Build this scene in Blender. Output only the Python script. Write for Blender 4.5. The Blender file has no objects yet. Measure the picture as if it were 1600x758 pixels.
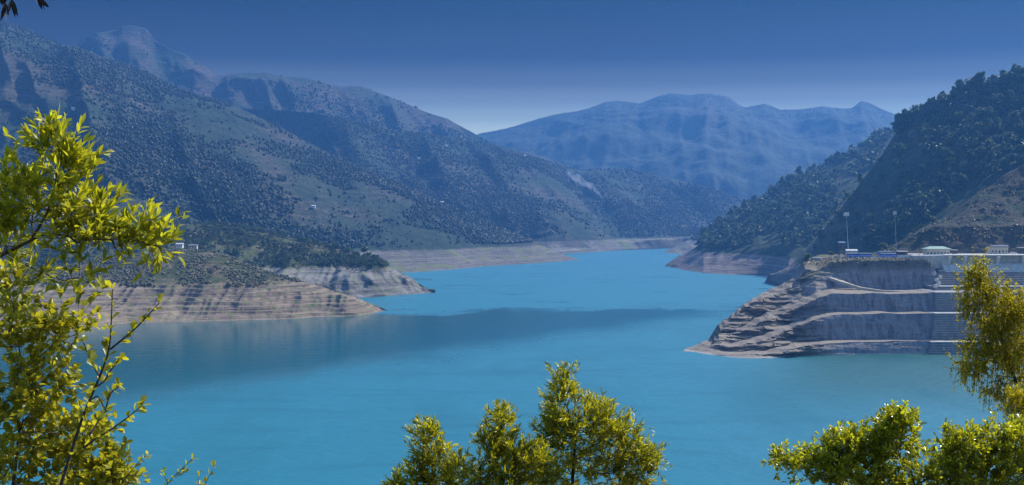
import bpy, math, random
import numpy as np
from mathutils import Vector

R = math.radians
rng = np.random.default_rng(7)
random.seed(7)
SC = bpy.context.scene
COL = SC.collection

# ------------------------------------------------------------------ camera
F = 1931.0          # focal length in photograph pixels (1600 wide)
HZ = 340.0          # horizon row
HC = 88.0           # eye height above the lake
cam = bpy.data.cameras.new('camera')
cam.sensor_width = 36.0
cam.lens = F / 1600 * 36
cam.shift_y = -(379 - HZ) / 1600
cam.clip_start = 0.1
cam.clip_end = 60000
co = bpy.data.objects.new('camera', cam)
co.location = (0, 0, HC)
co.rotation_euler = (R(90), 0, 0)
COL.objects.link(co)
SC.camera = co

# ------------------------------------------------------------------ light
SUN_EL, SUN_AZ = 41.0, 52.0      # azimuth measured from +Y towards +X
w = bpy.data.worlds.new('World')
SC.world = w
w.use_nodes = True
nt = w.node_tree
for n in list(nt.nodes):
    nt.nodes.remove(n)
out = nt.nodes.new('ShaderNodeOutputWorld')
bg = nt.nodes.new('ShaderNodeBackground')
sky = nt.nodes.new('ShaderNodeTexSky')
sky.sky_type = 'NISHITA'
sky.sun_disc = False
sky.sun_elevation = R(SUN_EL)
sky.sun_rotation = R(SUN_AZ)
sky.altitude = 800
sky.dust_density = 0.6
sky.ozone_density = 5.0
sky.air_density = 1.2
tc = nt.nodes.new('ShaderNodeTexCoord')
sp = nt.nodes.new('ShaderNodeSeparateXYZ')
nt.links.new(tc.outputs['Generated'], sp.inputs[0])
ramp = nt.nodes.new('ShaderNodeValToRGB')
SKY_STR = 0.15
# low band of the sky: pale at the horizon, deep navy above it
stops = [(0.0, (.44, .50, .36)), (.070, (.42, .47, .34)), (.082, (.26, .30, .21)), (.095, (.15, .155, .11)), (.110, (.065, .06, .035)),
         (.130, (.014, .009, .002)), (.18, (.001, .001, .002)), (.20, (.004, .010, .03))]
el = ramp.color_ramp.elements
while len(el) > 1:
    el.remove(el[-1])
el[0].position = 0
el[0].color = tuple(c / SKY_STR for c in stops[0][1]) + (1,)
for p, c in stops[1:]:
    e = el.new(p)
    e.color = tuple(k / SKY_STR for k in c) + (1,)
ramp.color_ramp.interpolation = 'EASE'
nt.links.new(sp.outputs['Z'], ramp.inputs[0])
mr = nt.nodes.new('ShaderNodeMapRange')
mr.inputs['From Min'].default_value = .185
mr.inputs['From Max'].default_value = .32
mr.interpolation_type = 'SMOOTHSTEP'
nt.links.new(sp.outputs['Z'], mr.inputs['Value'])
mx = nt.nodes.new('ShaderNodeMix')
mx.data_type = 'RGBA'
nt.links.new(mr.outputs[0], mx.inputs[0])
nt.links.new(ramp.outputs[0], mx.inputs[6])
nt.links.new(sky.outputs[0], mx.inputs[7])
nt.links.new(mx.outputs[2], bg.inputs[0])
bg.inputs[1].default_value = SKY_STR
nt.links.new(bg.outputs[0], out.inputs[0])

sl = bpy.data.lights.new('sun', 'SUN')
sl.energy = 4.0
sl.angle = R(0.5)
sl.color = (1.0, .95, .87)
so = bpy.data.objects.new('sun', sl)
sd = Vector((math.sin(R(SUN_AZ)) * math.cos(R(SUN_EL)), math.cos(R(SUN_AZ)) * math.cos(R(SUN_EL)), math.sin(R(SUN_EL))))
so.rotation_euler = sd.to_track_quat('Z', 'Y').to_euler()
so.location = (200, 100, 400)
COL.objects.link(so)
vs = SC.view_settings
vs.view_transform = 'Standard'
vs.look = 'None'
vs.exposure = 0.62
vs.gamma = 1.0
vs.use_curve_mapping = False
SC.cycles.max_bounces = 6
SC.cycles.volume_bounces = 0
SC.cycles.transparent_max_bounces = 8
SC.cycles.use_denoising = True
HAZE_DENSITY = 0.000104
HAZE_COLOR = (.13, .41, 1.0)
HAZE_TOP = 745

# ------------------------------------------------------------------ helpers
def W(px, py, d):
    """a point seen at photograph pixel (px, py) standing d metres ahead"""
    return np.array([(px - 800) / F * d, d, HC + (HZ - py) / F * d])

def tag(o, label=None, cat=None, group=None, kind=None):
    if label: o['label'] = label
    if cat: o['category'] = cat
    if group: o['group'] = group
    if kind: o['kind'] = kind
    return o

def empty(name, loc, rz=0.0):
    o = bpy.data.objects.new(name, None)
    o.location = loc
    o.rotation_euler = (0, 0, rz)
    COL.objects.link(o)
    return o

def mesh_np(name, V, Fs, mats, smooth=False, midx=None):
    """V (n,3); Fs list of int arrays (m,k)"""
    me = bpy.data.meshes.new(name)
    V = np.asarray(V, dtype=np.float32)
    me.vertices.add(len(V))
    me.vertices.foreach_set('co', V.ravel())
    loops = np.concatenate([f.ravel() for f in Fs]).astype(np.int32)
    tot = np.concatenate([np.full(len(f), f.shape[1]) for f in Fs]).astype(np.int32)
    start = np.concatenate([[0], np.cumsum(tot)[:-1]]).astype(np.int32)
    me.loops.add(len(loops))
    me.loops.foreach_set('vertex_index', loops)
    me.polygons.add(len(tot))
    me.polygons.foreach_set('loop_start', start)
    me.polygons.foreach_set('loop_total', tot)
    if not isinstance(mats, (list, tuple)): mats = [mats]
    for m in mats: me.materials.append(m)
    if midx is not None:
        me.polygons.foreach_set('material_index', np.asarray(midx, dtype=np.int32))
    me.polygons.foreach_set('use_smooth', np.full(len(tot), smooth, dtype=bool))
    me.update(calc_edges=True)
    me.validate()
    return me

def obj(name, me, parent=None):
    o = bpy.data.objects.new(name, me)
    COL.objects.link(o)
    if parent is not None: o.parent = parent
    return o

class MB:
    def __init__(s):
        s.v, s.f, s.m, s.n = [], [], [], 0
    def add(s, V, Fc, m=0):
        V = np.asarray(V, float)
        s.v.append(V)
        for f in Fc:
            s.f.append([i + s.n for i in f]); s.m.append(m)
        s.n += len(V)
    def box(s, x0, x1, y0, y1, z0, z1, m=0, taper=0, bevel=0):
        t = taper
        V = [(x0, y0, z0), (x1, y0, z0), (x1, y1, z0), (x0, y1, z0),
             (x0 + t, y0 + t, z1), (x1 - t, y0 + t, z1), (x1 - t, y1 - t, z1), (x0 + t, y1 - t, z1)]
        s.add(V, [(3, 2, 1, 0), (4, 5, 6, 7), (0, 1, 5, 4), (1, 2, 6, 5), (2, 3, 7, 6), (3, 0, 4, 7)], m)
    def prism(s, poly, axis, a, b, m=0):
        """extrude a polygon (list of 2-tuples) along axis from a to b"""
        n = len(poly)
        def p(q, t):
            return {'x': (t, q[0], q[1]), 'y': (q[0], t, q[1]), 'z': (q[0], q[1], t)}[axis]
        V = [p(q, a) for q in poly] + [p(q, b) for q in poly]
        Fc = [tuple(range(n))[::-1], tuple(range(n, 2 * n))]
        for i in range(n):
            j = (i + 1) % n
            Fc.append((i, j, n + j, n + i))
        s.add(V, Fc, m)
    def tube(s, pts, rad, sides=6, m=0):
        pts = np.asarray(pts, float)
        n = len(pts)
        rad = np.broadcast_to(rad, (n,))
        t = np.gradient(pts, axis=0)
        t /= np.linalg.norm(t, axis=1)[:, None] + 1e-9
        ref = np.array([0.31, 0.2, 0.93]) if abs(t[0][2]) < .9 else np.array([1.0, .1, 0])
        V = []
        for i in range(n):
            a = np.cross(t[i], ref); a /= np.linalg.norm(a) + 1e-9
            b = np.cross(t[i], a)
            for k in range(sides):
                th = 2 * math.pi * k / sides
                V.append(pts[i] + rad[i] * (a * math.cos(th) + b * math.sin(th)))
        Fc = []
        for i in range(n - 1):
            for k in range(sides):
                l = (k + 1) % sides
                Fc.append((i * sides + k, i * sides + l, (i + 1) * sides + l, (i + 1) * sides + k))
        Fc.append(tuple(range(sides))[::-1]); Fc.append(tuple(range((n - 1) * sides, n * sides)))
        s.add(V, Fc, m)
    def mesh(s, name, mats, smooth=False):
        me = bpy.data.meshes.new(name)
        me.from_pydata(np.concatenate(s.v).tolist(), [], s.f)
        if not isinstance(mats, (list, tuple)): mats = [mats]
        for m in mats: me.materials.append(m)
        me.polygons.foreach_set('material_index', np.array(s.m, dtype=np.int32))
        me.polygons.foreach_set('use_smooth', np.full(len(s.f), smooth, dtype=bool))
        me.update()
        return me
    def build(s, name, mats, parent=None, smooth=False):
        return obj(name, s.mesh(name, mats, smooth), parent)

# value noise in numpy
_P = rng.random((256, 256))
def vnoise(x, y):
    xi = np.floor(x).astype(int); yi = np.floor(y).astype(int)
    fx = x - xi; fy = y - yi
    fx = fx * fx * fx * (fx * (fx * 6 - 15) + 10); fy = fy * fy * fy * (fy * (fy * 6 - 15) + 10)
    a = _P[xi & 255, yi & 255]; b = _P[(xi + 1) & 255, yi & 255]
    c = _P[xi & 255, (yi + 1) & 255]; d = _P[(xi + 1) & 255, (yi + 1) & 255]
    return (a * (1 - fx) + b * fx) * (1 - fy) + (c * (1 - fx) + d * fx) * fy
def fbm(x, y, o=5):
    s = 0; a = 1; t = 0
    for i in range(o):
        s = s + a * vnoise(x * 2 ** i + 17.3 * i, y * 2 ** i + 9.1 * i); t += a; a *= .5
    return s / t
def ridged(x, y, o=4):
    s = 0; a = 1; t = 0
    for i in range(o):
        s = s + a * (1 - np.abs(2 * vnoise(x * 2 ** i + 31.7 * i, y * 2 ** i + 5.3 * i) - 1)); t += a; a *= .5
    return s / t

# ------------------------------------------------------------------ materials
class NT:
    def __init__(s, name):
        s.mat = bpy.data.materials.new(name)
        s.mat.use_nodes = True
        s.t = s.mat.node_tree
        s.bsdf = s.t.nodes['Principled BSDF']
        s.out = s.t.nodes['Material Output']
        s.pos = s.t.nodes.new('ShaderNodeNewGeometry')
    def n(s, typ, **k):
        nd = s.t.nodes.new(typ)
        for a, b in k.items(): setattr(nd, a, b)
        return nd
    def l(s, a, b): s.t.links.new(a, b)
    def mapping(s, scale, src=None):
        m = s.n('ShaderNodeMapping'); m.inputs['Scale'].default_value = scale
        s.l(src or s.pos.outputs['Position'], m.inputs[0]); return m.outputs[0]
    def noise(s, scale, detail=5, rough=.55, src=None, aniso=None, dist=0):
        nd = s.n('ShaderNodeTexNoise')
        nd.inputs['Scale'].default_value = scale; nd.inputs['Detail'].default_value = detail
        nd.inputs['Roughness'].default_value = rough; nd.inputs['Distortion'].default_value = dist
        s.l(s.mapping(aniso, src) if aniso else (src or s.pos.outputs['Position']), nd.inputs['Vector'])
        return nd.outputs['Fac']
    def rng(s, v, a, b, c=0, d=1, smooth=True):
        m = s.n('ShaderNodeMapRange')
        if smooth: m.interpolation_type = 'SMOOTHSTEP'
        s.l(v, m.inputs['Value'])
        for k, x in zip(('From Min', 'From Max', 'To Min', 'To Max'), (a, b, c, d)): m.inputs[k].default_value = x
        return m.outputs[0]
    def mix(s, f, a, b, mode='MIX'):
        m = s.n('ShaderNodeMix'); m.data_type = 'RGBA'; m.blend_type = mode
        for i, x in ((0, f), (6, a), (7, b)):
            if isinstance(x, (int, float)): m.inputs[i].default_value = x
            elif isinstance(x, tuple): m.inputs[i].default_value = x + (1,)
            else: s.l(x, m.inputs[i])
        return m.outputs[2]
    def math(s, op, a, b=None, c=None):
        m = s.n('ShaderNodeMath'); m.operation = op
        for i, x in enumerate((a, b, c)):
            if x is None: continue
            if isinstance(x, (int, float)): m.inputs[i].default_value = x
            else: s.l(x, m.inputs[i])
        return m.outputs[0]
    def xyz(s, src):
        q = s.n('ShaderNodeSeparateXYZ'); s.l(src, q.inputs[0]); return q.outputs
    def bump(s, h, strength, dist):
        b = s.n('ShaderNodeBump'); b.inputs['Strength'].default_value = strength; b.inputs['Distance'].default_value = dist
        s.l(h, b.inputs['Height']); s.l(b.outputs[0], s.bsdf.inputs['Normal'])
    def base(s, c, rough=.8, spec=.3):
        if isinstance(c, tuple): s.bsdf.inputs['Base Color'].default_value = c + (1,)
        else: s.l(c, s.bsdf.inputs['Base Color'])
        s.bsdf.inputs['Roughness'].default_value = rough
        s.bsdf.inputs['Specular IOR Level'].default_value = spec

def plain(name, c, rough=.6, spec=.3, var=.15, scale=1.0, metal=0):
    m = NT(name)
    f = m.noise(scale, 6)
    c2 = tuple(k * (1 - var * 2) for k in c)
    m.base(m.mix(m.rng(f, .35, .7), c, c2), rough, spec)
    m.bsdf.inputs['Metallic'].default_value = metal
    return m.mat

def terrain(name, green=(.030, .050, .034), green2=(.050, .072, .044), dry=(.20, .16, .12), dry_amt=.5, band=29.0,
            rock_a=(.21, .19, .16), rock_b=(.12, .108, .10), grass_band=.8, big=.0035, terr=13.0, ter_amt=.6, bump_d=6.0, strata=.45, steep=0.5):
    m = NT(name)
    P = m.pos.outputs['Position']
    z = m.xyz(P)[2]
    n1 = m.noise(big, 9, .6)
    n2 = m.noise(big * 7, 8, .65)
    n3 = m.noise(big * 45, 5, .7)
    g = m.mix(m.rng(n2, .38, .62), green, green2)
    zz = m.math('ADD', z, m.math('MULTIPLY', n2, 34.0))
    ter = m.math('SINE', m.math('MULTIPLY', zz, 2 * math.pi / terr))
    terf = m.math('MULTIPLY', m.rng(ter, .45, 1.0), m.rng(n1, .42, .6))
    d = m.mix(m.rng(n3, .3, .7), dry, tuple(k * .55 for k in dry))
    c = m.mix(m.math('MULTIPLY', m.rng(n1, .62 - dry_amt * .35, .78 - dry_amt * .35), m.rng(n3, .2, .6, .35, 1)), g, d)
    c = m.mix(m.math('MULTIPLY', terf, ter_amt), c, tuple(min(1, k * 1.5) for k in dry))
    mot = m.math('MULTIPLY', m.rng(m.noise(big * 30, 7, .75), .47, .56), .62)
    c = m.mix(mot, c, tuple(k * .62 for k in green))
    # drawdown band of bare strata
    st = m.noise(1.0, 6, .7, aniso=(.004, .004, strata))
    st2 = m.noise(1.0, 4, .6, aniso=(.02, .02, strata * 3))
    r = m.mix(m.rng(st, .38, .62), rock_a, rock_b)
    r = m.mix(m.rng(st2, .56, .66), r, tuple(k * .45 for k in rock_b))
    r = m.mix(m.rng(m.noise(.05, 6, .7), .5, .75), r, tuple(min(1, k * 1.2) for k in rock_a))
    r = m.mix(m.math('MULTIPLY', m.rng(n2, .52, .62), grass_band), r, (.16, .20, .07))
    zb = m.math('ADD', z, m.math('MULTIPLY', m.math('SUBTRACT', n3, .5), 12.0))
    c = m.mix(m.rng(zb, band - 2, band + 2), r, c)
    nz = m.xyz(m.pos.outputs['Normal'])[2]
    c = m.mix(m.rng(nz, steep - .2, steep, .75, 0), c, tuple(k * .7 for k in rock_b))
    m.base(c, .95, .1)
    m.bump(m.math('ADD', n3, m.math('MULTIPLY', n2, 1.5)), .8, bump_d)
    return m.mat

M = {}
M['front_mountain'] = terrain('front_mountain', dry=(.11, .095, .075), dry_amt=.45)
M['back_mountain'] = terrain('back_mountain', dry=(.12, .095, .085), dry_amt=.5, band=-50, steep=.55)
M['mid_ridge'] = terrain('mid_ridge', dry=(.11, .10, .08), dry_amt=.45, rock_a=(.25, .235, .20), rock_b=(.15, .13, .12))
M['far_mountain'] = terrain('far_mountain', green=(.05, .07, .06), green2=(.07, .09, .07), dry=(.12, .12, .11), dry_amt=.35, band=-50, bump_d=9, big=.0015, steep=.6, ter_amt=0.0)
M['near_hill'] = terrain('near_hill', green=(.04, .06, .025), green2=(.11, .12, .05), dry=(.22, .17, .11), dry_amt=.3, big=.012, bump_d=2, rock_a=(.26, .245, .22), rock_b=(.13, .12, .11))
M['terraced_bank'] = terrain('terraced_bank', green=(.05, .065, .03), green2=(.10, .11, .045), dry=(.24, .18, .12), dry_amt=.45, big=.02, bump_d=1.5, rock_a=(.33, .255, .18), rock_b=(.145, .11, .09), strata=.5, band=27)
M['right_mountain'] = terrain('right_mountain', green=(.03, .05, .03), green2=(.07, .09, .045), dry=(.17, .14, .09), dry_amt=.35, big=.008, bump_d=4, grass_band=.0, rock_a=(.27, .23, .20), rock_b=(.15, .12, .12), steep=.25, ter_amt=.15)
M['cut_slope'] = terrain('cut_slope', green=(.04, .06, .04), green2=(.07, .08, .05), dry=(.12, .10, .08), dry_amt=.6, big=.03, bump_d=1.5, band=-20, rock_b=(.16, .14, .13), terr=9)

def rock_bench():
    m = NT('rock_bench')
    P = m.pos.outputs['Position']; z = m.xyz(P)[2]
    nz = m.xyz(m.pos.outputs['True Normal'])[2]
    st = m.noise(1.0, 6, .7, aniso=(.015, .015, .9))
    st2 = m.noise(1.0, 5, .7, aniso=(.03, .03, 2.6))
    vert = m.noise(1.0, 5, .65, aniso=(.30, .30, .03))
    vert2 = m.noise(1.0, 4, .6, aniso=(.9, .9, .05))
    n = m.noise(.06, 8, .65)
    nf = m.noise(.5, 6, .7)
    nat = m.mix(m.rng(st, .4, .6), (.25, .195, .14), (.12, .095, .078))
    nat = m.mix(m.rng(st2, .52, .62), nat, (.06, .05, .05))
    shot = m.mix(m.rng(vert, .42, .66), (.27, .26, .27), (.14, .135, .15))
    shot = m.mix(m.rng(vert2, .62, .75), shot, (.52, .51, .50))
    x = m.xyz(P)[0]
    f = m.rng(m.math('ADD', x, m.math('MULTIPLY', n, 40.0)), 205, 228)
    face = m.mix(f, nat, shot)
    tread = m.mix(m.rng(nf, .35, .65), (.35, .295, .225), (.21, .175, .14))
    tread = m.mix(m.rng(st, .5, .56, 0, .35), tread, (.2, .16, .14))
    grass = m.mix(m.rng(nf, .4, .6), (.20, .17, .07), (.12, .13, .05))
    gz = m.math('MULTIPLY', m.rng(z, 38, 50), m.rng(n, .40, .55))
    tread = m.mix(gz, tread, grass)
    c = m.mix(m.rng(m.math('ADD', nz, m.math('MULTIPLY', m.math('SUBTRACT', nf, .5), .3)), .62, .82), face, tread)
    c = m.mix(m.rng(m.math('ADD', z, m.math('MULTIPLY', nf, 6.0)), 50, 56, 0, .7), c, (.10, .09, .06))
    c = m.mix(m.rng(z, .2, .8, .5, 0), c, (.5, .47, .42))
    m.base(c, .95, .15)
    m.bump(m.math('ADD', m.math('MULTIPLY', vert2, .4), nf), .9, .8)
    return m.mat
M['rock_bench'] = rock_bench()

def water_mat():
    m = NT('lake_water')
    P = m.pos.outputs['Position']
    x, y, z = m.xyz(P)[:3]
    # wind-ruffled and calm reaches of the lake
    big = m.noise(.0042, 4, .5, aniso=(1, .55, 1), dist=.6)
    edge = m.math('ADD', y, m.math('MULTIPLY', m.math('SUBTRACT', m.noise(.006, 4, .5), .5), 420.0))
    edge = m.math('ADD', edge, m.math('MULTIPLY', m.math('SUBTRACT', m.noise(.05, 4, .6, aniso=(1, .3, 1)), .5), 90.0))
    far = m.rng(edge, 1140, 1235)                      # ruffled far reach
    near = m.rng(m.math('ADD', m.math('SUBTRACT', m.math('MULTIPLY', x, 1.45), y), m.math('MULTIPLY', big, 160.0)), -900, -690)
    near2 = m.math('MULTIPLY', near, m.rng(m.noise(.02, 5, .6, aniso=(1, .3, 1)), .3, .6, .65, 1))
    streak = m.noise(1.0, 5, .6, aniso=(.004, .013, 1), dist=2.5)
    sf = m.math('MULTIPLY', m.rng(streak, .60, .64), .55)
    ruff = m.math('MAXIMUM', far, near2)
    ruff = m.math('MULTIPLY', ruff, m.math('SUBTRACT', 1.0, m.math('MULTIPLY', sf, far)))
    col = m.mix(ruff, (.004, .105, .125), (.014, .165, .222))  # dark hill reflection and bright sky sheen painted into calm and ruffled colours
    lane = m.noise(1.0, 6, .65, aniso=(.006, .022, 1), dist=1.2)
    col = m.mix(m.math('MULTIPLY', m.rng(lane, .50, .66), .45), col, (.006, .112, .150))
    dam_tint = m.rng(m.math('ADD', m.math('MULTIPLY', x, 1.0), m.math('MULTIPLY', y, -.25)), -60, 15)
    dam_tint = m.math('MULTIPLY', dam_tint, m.rng(y, 500, 690))
    dam_tint = m.math('MULTIPLY', dam_tint, m.rng(y, 900, 840))
    col = m.mix(m.math('MULTIPLY', dam_tint, .9), col, (.002, .078, .068))  # darker, greener water colour in front of the dam
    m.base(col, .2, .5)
    m.bsdf.inputs['IOR'].default_value = 1.33
    calm = m.math('MULTIPLY', m.rng(x, 60, -80), m.rng(y, 640, 780))
    m.l(m.math('SUBTRACT', m.rng(ruff, 0, 1, .15, .38), m.math('MULTIPLY', m.math('MULTIPLY', calm, m.math('SUBTRACT', 1.0, ruff)), .10)), m.bsdf.inputs['Roughness'])
    rip = m.noise(1.0, 4, .6, aniso=(.25, .5, 1))
    rip2 = m.noise(1.0, 3, .6, aniso=(.05, .11, 1))
    m.bump(m.math('ADD', rip, m.math('MULTIPLY', rip2, 2.5)), .5, .7)
    bn = [n for n in m.t.nodes if n.type == 'BUMP'][0]
    m.l(m.rng(ruff, 0, 1, .10, .65), bn.inputs['Strength'])
    return m.mat
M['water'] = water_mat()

def foliage(name, c1, c2, trans=.35, tcol=None, rough=.5, spec=.3, scale=2.0, c3=None):
    m = NT(name)
    r = m.pos.outputs['Random Per Island']
    n = m.noise(scale, 3)
    f = m.math('ADD', m.math('MULTIPLY', r, .6), m.math('MULTIPLY', m.math('SUBTRACT', n, .25), .8))
    col = m.mix(m.rng(f, .1, .8), c1, c2)
    if c3: col = m.mix(m.rng(r, .88, .92), col, c3)
    m.base(col, rough, spec)
    if trans > 0:
        tr = m.n('ShaderNodeBsdfTranslucent')
        if tcol:
            tcm = m.mix(m.rng(f, .1, .8), tuple(k * .45 for k in tcol), tcol)
            m.l(tcm, tr.inputs[0])
        else: m.l(col, tr.inputs[0])
        ms = m.n('ShaderNodeMixShader'); ms.inputs[0].default_value = trans
        m.l(m.bsdf.outputs[0], ms.inputs[1]); m.l(tr.outputs[0], ms.inputs[2]); m.l(ms.outputs[0], m.out.inputs[0])
    return m.mat
M['far_leaf'] = foliage('distant_foliage', (.028, .050, .030), (.055, .080, .042), .45, scale=.02)
M['pine_leaf'] = foliage('pine_foliage', (.045, .080, .045), (.13, .17, .08), .35, scale=.05)
M['scrub_leaf'] = foliage('scrub_foliage', (.045, .06, .022), (.16, .14, .06), .2, scale=.06)
M['leaf_dark'] = foliage('dark_leaf', (.012, .014, .010), (.035, .028, .012), .08, scale=5.0)
M['bark'] = plain('bark', (.11, .085, .065), .9, .1, .25, 30)
M['twig'] = plain('twig_bark', (.16, .12, .075), .8, .2, .25, 40)
M['dark_bark'] = plain('dark_bark', (.05, .04, .03), .9, .1, .25, 30)
M['leaf_centre'] = foliage('willow_like_leaf', (.05, .11, .014), (.36, .34, .02), .45, (.80, .74, .02), .30, .5, 4.0, (.50, .34, .03))
M['leaf_left'] = foliage('yellow_green_leaf', (.10, .16, .015), (.46, .46, .03), .5, (.82, .78, .03), .38, .4, 4.0, (.50, .45, .06))
M['leaf_round'] = foliage('round_leaf', (.10, .15, .02), (.42, .40, .03), .48, (.78, .70, .03), .35, .5, 4.0, (.50, .42, .05))
M['leaf_bush'] = foliage('bush_leaf', (.07, .12, .014), (.36, .37, .02), .45, (.82, .80, .02), .25, .6, 3.0)
M['leaf_weep'] = foliage('weeping_leaf', (.14, .16, .010), (.42, .37, .015), .48, (.82, .68, .015), .4, .4, 2.0)
M['concrete'] = plain('concrete', (.62, .60, .52), .85, .2, .18, .35)
M['pale_concrete'] = plain('pale_concrete', (.66, .63, .55), .85, .2, .1, .5)
M['gate_steel'] = plain('gate_steel', (.46, .43, .34), .6, .3, .12, .5)
M['step_stone'] = plain('step_stone', (.27, .26, .27), .9, .2, .2, .25)
M['step_lip'] = plain('step_lip', (.55, .53, .48), .9, .2, .1, .5)
M['wall_cream'] = plain('cream_wall', (.62, .56, .44), .85, .2, .1, .5)
M['wall_white'] = plain('white_wall', (.78, .77, .74), .85, .2, .06, .5)
M['roof_green'] = plain('green_roof', (.27, .42, .34), .6, .3, .1, .5)
M['roof_slate'] = plain('slate_roof', (.25, .24, .24), .8, .2, .15, .5)
M['roof_tin'] = plain('tin_roof', (.62, .62, .60), .5, .4, .1, .5)
M['blue_paint'] = plain('blue_paint', (.03, .22, .95), .35, .5, .05, 1)
M['white_paint'] = plain('white_paint', (.80, .80, .80), .35, .5, .04, 1)
M['glass'] = plain('dark_glass', (.02, .03, .04), .12, .6, .1, 1)
M['rubber'] = plain('rubber', (.02, .02, .02), .9, .1, .1, 1)
M['steel'] = plain('galvanised_steel', (.50, .51, .52), .5, .5, .1, 1)
M['dark_steel'] = plain('dark_steel', (.06, .06, .07), .6, .3, .1, 1)
M['lamp_glass'] = plain('lamp_glass', (.80, .80, .78), .2, .6, .03, 1)
M['slope_ground'] = terrain('slope_ground', green=(.05, .07, .03), dry=(.22, .17, .11), dry_amt=.8, big=.2, bump_d=.3, band=-50, terr=50)
M['bed'] = plain('lake_bed', (.16, .14, .11), .95, .1, .2, .01)
M['dust'] = plain('dusty_track', (.52, .46, .37), .95, .1, .12, .5)

# ------------------------------------------------------------------ water and ground
def sheet(name, z, size, m):
    x = size
    me = mesh_np(name, [(-x, -x, z), (x, -x, z), (x, x, z), (-x, x, z)], [np.array([[0, 1, 2, 3]])], m)
    return tag(obj(name, me), kind='structure')
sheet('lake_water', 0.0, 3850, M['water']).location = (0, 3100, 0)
g = sheet('ground', -24, 3900, M['bed']); g.location = (0, 3100, 0)

# ------------------------------------------------------------------ terrain lofts
HILLS = {}
def resample(pts, pxs):
    """pts: list of (px, array xyz). returns xyz at each px"""
    k = np.array([p[0] for p in pts], float)
    v = np.array([p[1] for p in pts])
    return np.stack([np.interp(pxs, k, v[:, i]) for i in range(3)], axis=1)

def water_d(py): return F * HC / (py - HZ)

def loft(name, layers, px0, px1, nu, seg, mat, fold=None, rough=None, back=(300, 60), fine=0.0, skew=.5, seed=0, smooth=True, terrace=None):
    """layers: bottom-to-top list of polylines [(px, py, d) ...]; d None = on the water"""
    pxs = np.linspace(px0, px1, nu)
    L = []
    for ly in layers:
        pts = []
        for q in ly:
            px, py, d = q
            if d is None: d = water_d(py)
            pts.append((px, W(px, py, d)))
        L.append(resample(pts, pxs))
    # keep pixel columns: recompute x from distance so columns stay columns
    for a in L: a[:, 0] = (pxs - 800) / F * a[:, 1]
    rows = []
    foot = L[0].copy(); foot[:, 2] -= 18; foot[:, 1] -= 14
    rows.append(foot)
    vv = [0.0]
    n = len(L) - 1
    for i in range(n):
        for k in range(seg[i]):
            t = k / seg[i]
            rows.append(L[i] * (1 - t) + L[i + 1] * t); vv.append((i + t) / n)
    rows.append(L[-1]); vv.append(1.0)
    ncrest = len(rows) - 1
    for t in (.15, .4, .7, 1.0):
        q = L[-1].copy(); q[:, 1] += back[0] * t
        q[:, 2] = q[:, 2] * (1 - t) + (-22) * t if back[1] else q[:, 2]
        rows.append(q); vv.append(1.0)
    G = np.stack(rows, axis=1)          # nu, nv, 3
    V = np.array(vv)[None, :] * np.ones((nu, 1))
    X, Y, Z = G[..., 0].copy(), G[..., 1].copy(), G[..., 2].copy()
    env = np.sin(np.pi * np.clip(V, 0, 1)) ** .6
    env = np.where(V >= 1, .0, env)
    if fold:
        A, wl, el = fold
        if A > 100:
            zb, zc = L[0][:, 2][:, None], L[-1][:, 2][:, None]
            hf = np.clip((Z - zb) / (zc - zb + 1e-6), 0, 1)
            env = np.clip(.12 + (hf - .02) / .22, .12, 1) * np.clip((1 - hf) / .14, 0, 1) * np.where(V >= 1, 0, 1)
            env *= np.clip((zc - zb) / (A * 1.1), 0, 1)
        s = X + skew * Z
        r = ridged(s / wl + seed, Z / (wl * el) + seed * .7, 4) - .55
        r2 = ridged(s / (wl * .3) + seed * 3, Z / (wl * .5) + 3 + seed, 3) - .55
        dd = A * r + A * .3 * r2
        G[..., 1] -= dd * env
        G[..., 2] += dd * .35 * env
    if rough:
        A, wl = rough
        e2 = np.clip(.25 + env, 0, 1)
        G[..., 2] += A * (fbm(X / wl + seed, (Y + Z) / wl, 5) - .5) * 2 * e2
        G[..., 1] += A * (fbm(X / wl + seed + 40, (Y + Z) / wl, 5) - .5) * 2 * e2
    if terrace:
        st, amt = terrace
        zz = G[..., 2] + 1.2 * (fbm(X / 60., Y / 60. + seed, 3) - .5)
        q = np.floor(zz / st) * st + st * np.clip((zz / st - np.floor(zz / st) - .45) / .55, 0, 1) ** 1.0
        G[..., 2] += (q - zz) * amt * np.where((V < 1) & (Z > -3), 1, 0)
    nv = G.shape[1]
    idx = np.arange(nu * nv).reshape(nu, nv)
    Fq = np.stack([idx[:-1, :-1].ravel(), idx[1:, :-1].ravel(), idx[1:, 1:].ravel(), idx[:-1, 1:].ravel()], axis=1)
    me = mesh_np(name, G.reshape(-1, 3), [Fq], mat, smooth)
    o = obj(name.split('#')[0], me)
    tag(o, kind='structure')
    HILLS[name] = (G[:, 1:ncrest + 1], pxs)
    return o

# farthest mountain
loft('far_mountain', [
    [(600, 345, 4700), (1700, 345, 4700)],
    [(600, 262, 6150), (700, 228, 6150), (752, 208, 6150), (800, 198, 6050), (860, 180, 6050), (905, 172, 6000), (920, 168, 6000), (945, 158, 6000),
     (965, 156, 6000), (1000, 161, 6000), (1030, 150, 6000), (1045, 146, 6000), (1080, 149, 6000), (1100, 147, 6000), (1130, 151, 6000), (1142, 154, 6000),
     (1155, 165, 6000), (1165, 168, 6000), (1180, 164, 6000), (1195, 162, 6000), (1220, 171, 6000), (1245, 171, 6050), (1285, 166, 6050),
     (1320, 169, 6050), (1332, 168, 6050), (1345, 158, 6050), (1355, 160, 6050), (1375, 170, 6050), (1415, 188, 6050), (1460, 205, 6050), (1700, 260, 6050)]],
    600, 1700, 420, [90], M['far_mountain'], fold=(230, 700, 1.2), rough=(45, 260), back=(500, 1), seed=3, skew=-.3)
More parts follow.
